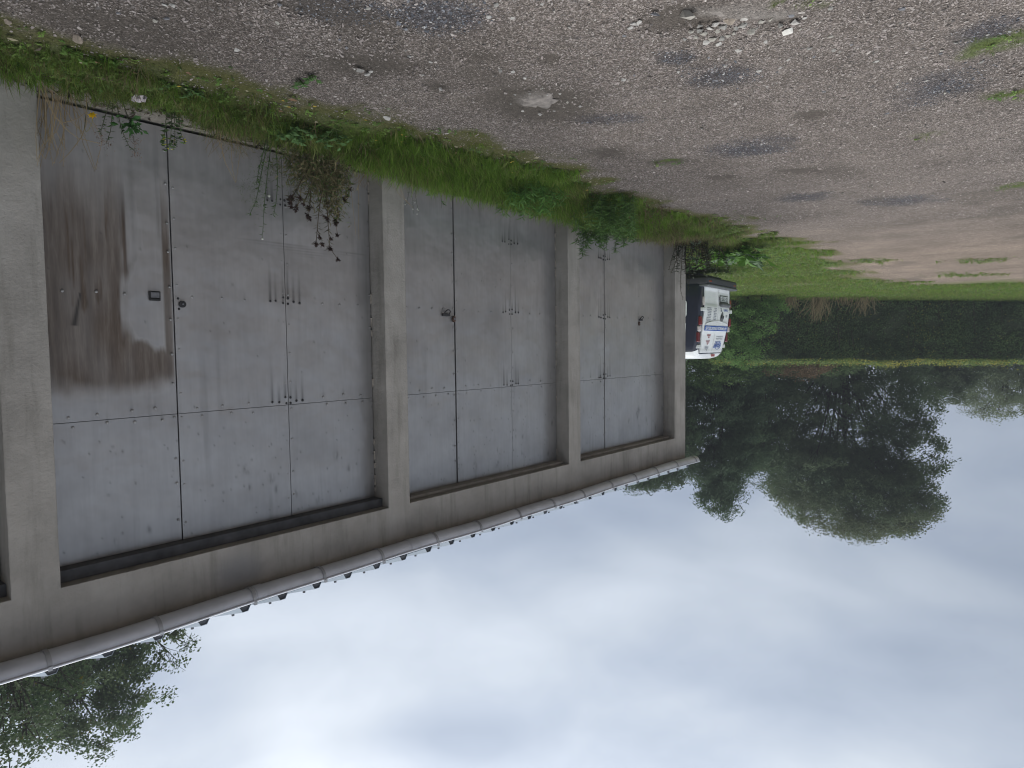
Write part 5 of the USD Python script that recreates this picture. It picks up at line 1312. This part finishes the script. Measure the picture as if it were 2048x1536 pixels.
# sapling and thin weed at the second door
w = Weed('sapling', 'little leafy sapling sprouting at the sill of the hasp-locked door', 'sapling', (-.10, 4.47, 0.0), 8)
for pix in ([(881, 350), (882, 375), (883, 416)], [(879, 350), (868, 372), (866, 392)], [(884, 350), (894, 366), (893, 385)]):
    p = w.stem(on_plane(pix, -.10, -.14, w.r, .01), .0036, .0014, (.05, .06, .03)); w.leaves(p, 13, .075, .58, (.050, .105, .032), .15, 1, .25)
w.done()
w = Weed('slim_weed', 'wispy weed with white specks right beside the first full pillar', 'weed', (-.10, 4.16, 0.0), 9)
for pix in ([(822, 355), (823, 385), (828, 428)], [(824, 355), (818, 385), (812, 412)], [(826, 375), (833, 405), (838, 426)]):
    p = w.stem(on_plane(pix, -.10, -.12, w.r, .01), .0022, .001, (.045, .055, .035)); w.leaves(p, 12, .02, .3, (.06, .10, .04), .1, .9, .4)
    for q in range(3): w.blob(p[-1 - q] + w.r.normal(0, .012, 3), .005, (.55, .55, .5))
w.done('flower')
w = Weed('dry_stalks', 'arching dry stalks across the foot of the first full pillar', 'dry grass', (-.14, 4.0, 0.0), 10)
for pix in ([(762, 342), (795, 365), (808, 395), (822, 412)], [(768, 345), (792, 382), (826, 416)], [(752, 342), (725, 360), (692, 376)], [(748, 340), (720, 366), (708, 385)], [(690, 330), (702, 380), (712, 470)], [(722, 355), (716, 400), (718, 480)]):
    w.stem(on_plane(pix, -.14, -.12), .0022, .0012, DRYC)
for k in range(30): w.stem(on_plane([(w.r.uniform(690, 775), 340 + w.r.uniform(-10, 4)), (w.r.uniform(685, 790), w.r.uniform(350, 378))], w.r.uniform(-.25, -.08), w.r.uniform(-.2, -.1)), .0016, .001, np.array(DRYC) * w.r.uniform(.6, 1.1))
w.done()
# tall fleabane at the second pillar
FB = [([(1172, 425), (1168, 470), (1165, 514)], .07), ([(1180, 425), (1177, 460), (1174, 492)], .07), ([(1206, 430), (1205, 465), (1203, 496)], .065), ([(1196, 428), (1192, 455), (1187, 478)], .06), ([(1228, 440), (1233, 470), (1231, 504)], .055), ([(1218, 438), (1216, 462), (1213, 482)], .055), ([(1240, 440), (1250, 462), (1256, 470)], .05)]
w = Weed('fleabane', 'clump of tall dark green narrow-leaved weeds in front of the padlock door', 'weed', (-.22, 6.95, 0.0), 11)
for k, (pix, ln) in enumerate(FB):
    xx = -.2 - .05 * (k % 3); p = w.stem(on_plane(pix, xx, xx - .03, w.r, .01), .005, .002, (.05, .075, .03)); w.leaves(p, 150, ln * 1.15, .15, (.070, .135, .034), .0, 1, .45)
for k in range(64):
    a0, b0 = w.r.uniform(1148, 1265), w.r.uniform(385, 440); q = on_ground(a0, b0, .03); q = np.array([min(q[0], -.1), q[1], 0.02]); e = q + [w.r.normal(0, .05), w.r.normal(0, .06), w.r.uniform(.18, .38)]
    p = w.stem([q, (q + e) / 2 + w.r.normal(0, .015, 3), e], .004, .0016, (.05, .075, .03)); w.leaves(p, 60, .08, .16, (.068, .135, .032), .0, 1, .4)
w.done()
w = Weed('fleabane', 'lower bright clump of narrow-leaved weeds short of the second pillar', 'weed', (-.35, 5.8, 0.0), 12)
for k in range(44):
    a0, b0 = w.r.uniform(1005, 1115), w.r.uniform(352, 388); q = on_ground(a0, b0, .03); q = np.array([min(q[0], -.12), q[1], 0.02]); e = q + [w.r.normal(0, .05), w.r.normal(0, .06), w.r.uniform(.12, .30)]
    p = w.stem([q, (q + e) / 2, e], .0035, .0015, (.05, .09, .03)); w.leaves(p, 40, .085, .15, (.080, .175, .036), .0, 1, .5)
w.done()
w = Weed('brown_weed', 'withered brown weed clump between the narrow-leaved weeds and the end pillar', 'weed', (-.4, 8.2, 0.0), 13)
for k in range(46):
    a0, b0 = w.r.uniform(1255, 1345), w.r.uniform(398, 446); q = on_ground(a0, b0, .03); q = np.array([min(q[0], -.1), q[1], 0.02]); e = q + [w.r.normal(0, .08), w.r.normal(0, .10), w.r.uniform(.08, .24)]
    p = w.stem([q, (q + e) / 2, e], .0028, .0012, (.10, .07, .045)); w.leaves(p, 22, .035, .2, (.105, .085, .040) if k % 3 else (.06, .085, .028), .0, 1, .4)
w.done()
# at the end pillar: dark twiggy weed, and a broad-leaved dock
w = Weed('twiggy_weed', 'dark twiggy weed with one big round pale leaf at the foot of the end pillar', 'weed', (-.22, 9.75, 0.0), 14)
for k in range(40):
    q = np.array([w.r.uniform(-.50, -.05), w.r.uniform(9.2, 10.45), 0.02]); e = q + [w.r.normal(0, .10), w.r.normal(0, .12), w.r.uniform(.2, .52)]
    p = w.stem([q, (q + e) / 2 + w.r.normal(0, .03, 3), e], .006, .002, (.030, .022, .016)); w.leaves(p, 34, .055, .4, (.026, .038, .019) if k % 4 else (.06, .05, .03), .1, 1, .2)
for pix in ([(1366, 500), (1362, 545), (1360, 575), (1366, 600)], [(1372, 500), (1370, 540), (1374, 566)], [(1362, 500), (1350, 530), (1342, 545)], [(1375, 505), (1380, 545), (1376, 580)], [(1358, 500), (1344, 515), (1338, 540)]):
    p = w.stem(on_plane(pix, -.08, -.10, w.r, .01), .005, .002, (.045, .040, .022)); w.leaves(p, 26, .045, .14, (.05, .06, .024), .3, 1, .4)
q = on_wall(1392, 478, -.42) - w.b; V, F = [], []
an = np.linspace(0, 6.283, 15)[:-1]; u_ = unit(np.cross(-FW, [0, 0, 1])); v_ = unit(np.cross(u_, -FW)) * .8 + np.array([0, 0, .3])
V = np.vstack([q[None], q + .085 * (np.cos(an)[:, None] * u_ * (1 + .1 * np.sin(3 * an))[:, None] + np.sin(an)[:, None] * v_) + FWH * .015]); F = [[0, i + 1, (i + 1) % 14 + 1] for i in range(14)]
w.lf.add(V, F, (.11, .15, .105)); w.st.tube([q + FWH * .006, q + [.05, .05, -.15], q + [.08, .08, -.36]], [.004, .005, .006], 5, (.05, .06, .03)); w.done()
w = Weed('dock_plant', 'broad-leaved bright green dock plant just past the end pillar', 'weed', (-.30, 10.75, 0.0), 15)
for k in range(40):
    q = np.array([w.r.uniform(-.80, .12), w.r.uniform(10.25, 11.3), -.01]); e = q + [w.r.normal(0, .10), w.r.normal(0, .10), w.r.uniform(.10, .34)]
    p = w.stem([q, e], .005, .002, (.06, .08, .03)); w.leaves(p, 5, .20, .55, (.085, .185, .030) if k % 3 else (.09, .145, .075), .3, 1, .45)
w.done()
# dry clumps at the hedge foot
DC = [('straw clump leaning at the hedge foot nearest the van', 1530, 602, .42, 60), ('middle straw clump at the hedge foot, small and upright', 1583, 602, .48, 60), ('largest straw clump at the hedge foot, combed sideways', 1640, 602, .85, 120), ('brownish straw clump farthest along the hedge foot', 1728, 601, .62, 80), ('low straw fringe between the two bigger clumps at the hedge', 1685, 601, .36, 50), ('low straw tuft at the hedge foot under the bright bush', 1488, 602, .36, 50)]
for k, (lab, px, py, hh, nn) in enumerate(DC):
    b_ = surf_point(px, 688, 23.0); b_ = np.array([b_[0], b_[1], float(gz(b_[0], b_[1]))]); w = Weed('dry_grass_clump', lab, 'dry grass', tuple(b_), 70 + k)
    for q in range(int(nn * .75)):
        s0 = b_ + (-RTH) * w.r.normal(0, .12 + .08 * (hh > .6)) + FWH * w.r.normal(0, .10); e = s0 + (-RTH) * (w.r.normal(-.16, .30) * hh) - FWH * w.r.uniform(-.05, .2) + np.array([0, 0, hh * w.r.uniform(.4, 1.1)])
        w.stem([s0, s0 * .5 + e * .5 + [0, 0, .10 * hh], e], .007, .003, np.array((.19, .15, .09)) * w.r.uniform(.55, 1.25))
    w.done()

# ------------------------------------------------------------------ loose stones, cement, leaves, litter
STONE_COLS = [(.34, .32, .28), (.25, .24, .22), (.42, .40, .37), (.30, .25, .20), (.19, .19, .20)]
M_ST = [simple('stone_%s' % n, c, .85, var=.3, scale=40, bump=.004, bscale=90) for n, c in zip(('tan', 'grey', 'pale', 'brown', 'dark'), STONE_COLS)]
M_ST.append(simple('stone_white', (.62, .60, .55), .8, var=.12, scale=40))


def stone(px, py, w_px, mat, label, flat=.45, group=None, seed=0, catg='stone'):
    c = on_ground(px, py); dep = (c - CAM) @ FW; s = w_px / F_PX * dep / 2; m = pebble(seed + 500, flat)
    s *= 1.35; m = m.copy(); m.apply_scale(s); z = float(gz(c[0], c[1])) + s * flat * .35
    o = part(None, 'loose_stone', m, mat); UsdGeom.Xformable(stage.GetPrimAtPath(o.GetPath())).AddTransformOp().Set(Gf.Matrix4d(*rot_z(seed * 47.0, 1, (c[0], c[1], z)).ravel().tolist()))
    tag(o, label, catg, group); return o


stone(1575, 62, 24, M_ST[5], 'flat white stone, the palest of all those by the cement patch', .35, None, 1)
stone(1374, 30, 30, M_ST[0], 'broken tan lump, biggest stone at the edge of the cement patch', .6, None, 2)
stone(1460, 38, 20, M_ST[3], 'rounded brownish stone lying on the cement patch', .7, None, 3)
stone(157, 75, 28, M_ST[3], 'rough brown rock half sunk in the moss near the stained door', .5, None, 4)
stone(15, 41, 14, M_ST[3], 'small tan rock in the moss at the very edge of the picture', .6, None, 5)
stone(881, 178, 9, M_ST[2], 'pale pebble alone on the bare brown mud', .7, None, 6)
stone(735, 148, 15, M_ST[2], 'pale flat stone in the dark muddy hollow with small weeds', .35, None, 7)
stone(720, 140, 17, M_ST[1], 'grey slab-like stone in the dark muddy hollow with small weeds', .3, None, 8)
stone(774, 234, 19, M_ST[2], 'whitish flat stone lying in the moss along the verge', .3, None, 9)
stone(1310, 30, 17, M_ST[4], 'dark grey loose stone standing a little apart from the cement patch', .5, None, 10)
rs = np.random.default_rng(8)
near_patch = [(1490, 35), (1445, 52), (1407, 66), (1400, 52), (1436, 62), (1472, 56), (1522, 43), (1592, 43), (1541, 38), (1456, 72), (1477, 101), (1425, 77), (1382, 63), (1420, 56), (1450, 44), (1484, 50), (1502, 62), (1392, 74), (1412, 84), (1438, 88), (1560, 50), (1268, 50), (1260, 56), (1278, 46), (1368, 78), (1398, 60), (1430, 48), (1466, 66), (1444, 76)]
for k, (a, b) in enumerate(near_patch):
    ci = rs.choice([0, 1, 2, 2, 0]); sz_ = rs.uniform(10, 19)
    wh = 'on the van side of' if a > 1530 else 'off to the garage side of' if a < 1300 else 'right on the garage side of' if a < 1430 else 'on the far rim of'
    stone(a, b, sz_, M_ST[ci], ('large ' if sz_ > 15.5 else 'small ' if sz_ < 12.5 else 'middling ') + ['tan', 'grey', 'pale', '', '', 'whitish'][ci] + ' loose stone ' + wh + ' the larger cement patch', rs.uniform(.35, .6), 'loose stones round the cement patch', 20 + k)
ring_st = [(1030, 190), (1120, 188), (1135, 205), (1108, 222), (1080, 228), (1045, 222), (1022, 208), (1150, 196), (1160, 212), (1095, 190), (1060, 188), (1128, 216)]
for k, (a, b) in enumerate(ring_st):
    ci = rs.choice([0, 1, 2]); stone(a, b, rs.uniform(5, 8), M_ST[ci], 'small ' + ['tan', 'grey', 'pale'][ci] + ' stone in the dark ring ' + ('garage-side' if a < 1075 else 'yard-side') + (' and before' if b < 205 else ' and beyond') + ' the smaller cement patch', rs.uniform(.4, .6), 'stones round the smaller cement patch', 60 + k)
for k in range(70):
    a, b = rs.uniform(230, 1980), rs.uniform(6, 190)
    if b > 60 + a * .12 and a < 1000: b = rs.uniform(5, 60)
    ci = rs.choice([0, 1, 2, 2, 4])
    stone(a, b, rs.uniform(6, 11) * (1.25 - b / 400), M_ST[ci], ['tan', 'grey', 'pale', '', 'dark'][ci] + ' coarse stone on the gravel, ' + ('in front of the stained-door garage' if a < 600 else 'out from the hasp-locked door' if a < 1000 else 'between the two cement patches' if a < 1400 else 'out from the larger cement patch' if a < 1650 else 'on the open side of the yard') + (', near the camera' if b < 70 else ', farther out'), rs.uniform(.35, .6), 'coarse stones strewn over the yard', 80 + k)

M_CEM = simple('worn_cement', (0.23, 0.205, 0.185), 0.9, var=.4, scale=22, bump=.01, bscale=60)
# cement patches: thin ragged crusts on the gravel
for k, (px, py, hw, hh, lab) in enumerate(((1482, 25, 70, 13, 'worn pale cement patch in the gravel, the larger one'), (1075, 205, 34, 13, 'small crumbled cement patch in a dark ring'))):
    c = on_ground(px, py); dep = (c - CAM) @ FW; a_ = hw / F_PX * dep; b_ = np.linalg.norm(on_ground(px, py + hh) - on_ground(px, py - hh)) / 2
    t = np.linspace(0, 6.283, 61)[:-1]; V = []
    for f in (0.0, .45, .8, 1.0):
        for tt_ in t:
            kx = 1 + 1.3 * (nz(np.array(math.cos(tt_) * 1.6 + k * 9), np.array(math.sin(tt_) * 1.6), 1.7, 3) - .5) + .8 * (nz(np.array(math.cos(tt_) * 6), np.array(math.sin(tt_) * 6 + k * 5), 1.5, 4) - .5)
            q = c + RTH * a_ * f * kx * math.cos(tt_) + FWH * b_ * f * kx * math.sin(tt_)
            V.append([q[0], q[1], float(gz(q[0], q[1])) + (.000 if f < .9 else -.012) + .012 * float(nz(np.array(q[0]), np.array(q[1]), 14, 6)) * (f < .9)])
    F = []
    for i in range(3):
        for j in range(60):
            p_, q_ = i * 60 + j, i * 60 + (j + 1) % 60; F += [[p_, q_, q_ + 60], [p_, q_ + 60, p_ + 60]]
    o = part(None, 'cement_patch', (np.array(V), np.array(F)), M_CEM, smooth=50, kind='structure'); tag(o, lab, 'cement')

M_FALL = {'yellow': simple('leaf_yellow', (.42, .30, .04), .6), 'pale': simple('leaf_pale', (.34, .31, .20), .7), 'brown': simple('leaf_brown', (.20, .12, .07), .7), 'orange': simple('leaf_orange', (.50, .20, .03), .6), 'green': simple('leaf_green', (.20, .26, .14), .6)}


def fallen(px, py, w_px, colr, label, z=.03, group=None, seed=0):
    r_ = np.random.default_rng(seed + 900); c = on_ground(px, py, z); dep = (c - CAM) @ FW; s = w_px / F_PX * dep
    t = np.linspace(0, 1, 7); hw = .32 * np.sin(np.pi * t ** .8) + .01; V = []
    curl = r_.uniform(.15, .5)
    for i, q in enumerate(t):
        for sg in (-1, 0, 1): V.append([q - .5, sg * hw[i], curl * (q - .5) ** 2 + .22 * abs(sg) * hw[i] * 1.4 + r_.normal(0, .02)])
    F = []
    for i in range(6):
        for j in (0, 1): a = i * 3 + j; F += [[a, a + 3, a + 4], [a, a + 4, a + 1]]
    m = trimesh.Trimesh(np.array(V) * s, np.array(F), process=False)
    o = part(None, 'fallen_leaf', m, M_FALL[colr], smooth=True); UsdGeom.Xformable(stage.GetPrimAtPath(o.GetPath())).AddTransformOp().Set(Gf.Matrix4d(*rot_z(r_.uniform(0, 360), 1, (c[0], c[1], float(gz(c[0], c[1])) + z)).ravel().tolist()))
    tag(o, label, 'fallen leaf', group); return o


fallen(748, 338, 20, 'orange', 'orange dead leaf at the foot of the first full pillar', .06, None, 1)
fallen(25, 74, 20, 'pale', 'pale curled leaf on the moss near the picture edge', .02, None, 2)
fallen(630, 212, 9, 'yellow', 'bright yellow leaf on the brown moss of the verge', .03, None, 3)
fallen(572, 211, 11, 'green', 'greenish leaf lying on the moss beside the yellow one', .03, None, 4)
fallen(585, 198, 20, 'brown', 'long brown leaf at the border of moss and gravel', .02, None, 5)
fallen(778, 217, 9, 'green', 'greyish green leaf upright at the border of moss and gravel', .03, None, 6)
fallen(1055, 323, 10, 'pale', 'pale leaf at the edge of the tall grass, the one nearer the doors', .06, None, 7)
fallen(1074, 314, 12, 'pale', 'pale leaf at the edge of the tall grass, the one nearer the gravel', .05, None, 8)
fallen(376, 145, 12, 'brown', 'tan curled leaf standing in the short mossy grass', .05, None, 9)
rl = np.random.default_rng(12)
for k in range(34):
    a = rl.uniform(60, 1300); yb = np.interp(a, [0, 300, 600, 900, 1200, 1400], [60, 128, 210, 285, 375, 432]); b = yb + rl.uniform(-8, 30)
    cl_ = rl.choice(['pale', 'brown', 'brown', 'yellow']); fallen(a, b, rl.uniform(5, 10), cl_, 'small ' + cl_ + ' dead leaf fallen on the verge ' + ('before the stained leaf' if a < 330 else 'on the thistle side of the near garage' if a < 740 else 'before the hasp-locked garage' if a < 1140 else 'before the far padlocked garage'), .04, 'small dead leaves along the verge', 30 + k)
# pale crumpled scrap
rk = np.random.default_rng(4); c = on_ground(278, 180, .05); n_ = 9
U, W_ = np.meshgrid(np.linspace(-1, 1, n_), np.linspace(-1, 1, n_), indexing='ij')
V = np.stack([U * .038 + rk.normal(0, .006, U.shape), W_ * .030 + rk.normal(0, .006, U.shape), .03 * np.abs(np.sin(3 * U + W_ * 2)) + .02 * rk.random(U.shape)], -1).reshape(-1, 3); id_ = np.arange(81).reshape(9, 9)
o = part(None, 'paper_scrap', (V, np.stack([id_[:-1, :-1], id_[1:, :-1], id_[1:, 1:], id_[:-1, 1:]], -1).reshape(-1, 4)), simple('scrap_white', (.42, .38, .38), .8)); tag(o, 'crumpled whitish scrap caught in the verge grass', 'litter')
UsdGeom.Xformable(stage.GetPrimAtPath(o.GetPath())).AddTranslateOp().Set(Gf.Vec3d(float(c[0]), float(c[1]), float(gz(c[0], c[1])) + .04))
# small broad-leaved weeds in the muddy hollow and along the verge
for k, (px, py, s_, lab) in enumerate(((628, 158, .05, 'little leafy weed in the muddy hollow, the one nearer the gravel'), (597, 168, .05, 'little leafy weed in the muddy hollow, the one nearer the verge'), (385, 178, .06, 'round-leaved weed in the grass near the crumpled scrap'),
                                       (352, 172, .055, 'long-leaved rosette in the grass near the crumpled scrap'), (575, 248, .075, 'leafy nettle-like weed where the grass grows taller, nearest the thistle'), (600, 245, .07, 'second leafy weed on the gravel side of the thistle'), (670, 255, .07, 'broad-leaved weed before the thistle, the lone one towards the pillar'))):
    c = on_ground(px, py, .02); w = Weed('leafy_weed', lab, 'weed', (float(c[0]), float(c[1]), float(gz(c[0], c[1]))), 200 + k)
    for q in range(4 if k < 4 else 8):
        a_ = w.r.uniform(0, 6.28); e = w.b + np.array([math.cos(a_) * .04 * (1 + k / 4), math.sin(a_) * .04 * (1 + k / 4), (.04 if k < 4 else .10) * w.r.uniform(.6, 1.2)]); p = w.stem([w.b + [0, 0, -.01], e], .003, .0015, (.06, .09, .03)); w.leaves(p, 4 if k < 4 else 7, s_ * .8, .6, (.075, .145, .045), .4, 1, .3)
    w.done()

# ------------------------------------------------------------------ the damp air: far crowns fade a little towards the sky's grey
M_HAZE = usdkit.material(stage, L('damp_air'), {'v': ('principled_volume', {'color': (0.86, 0.92, 1.0), 'density': 0.0009, 'anisotropy': 0.2})}, [], volume='v.volume')
part(None, 'haze', bx(-320, 320, -220, 420, -1.2, 22.0), M_HAZE, kind='stuff')
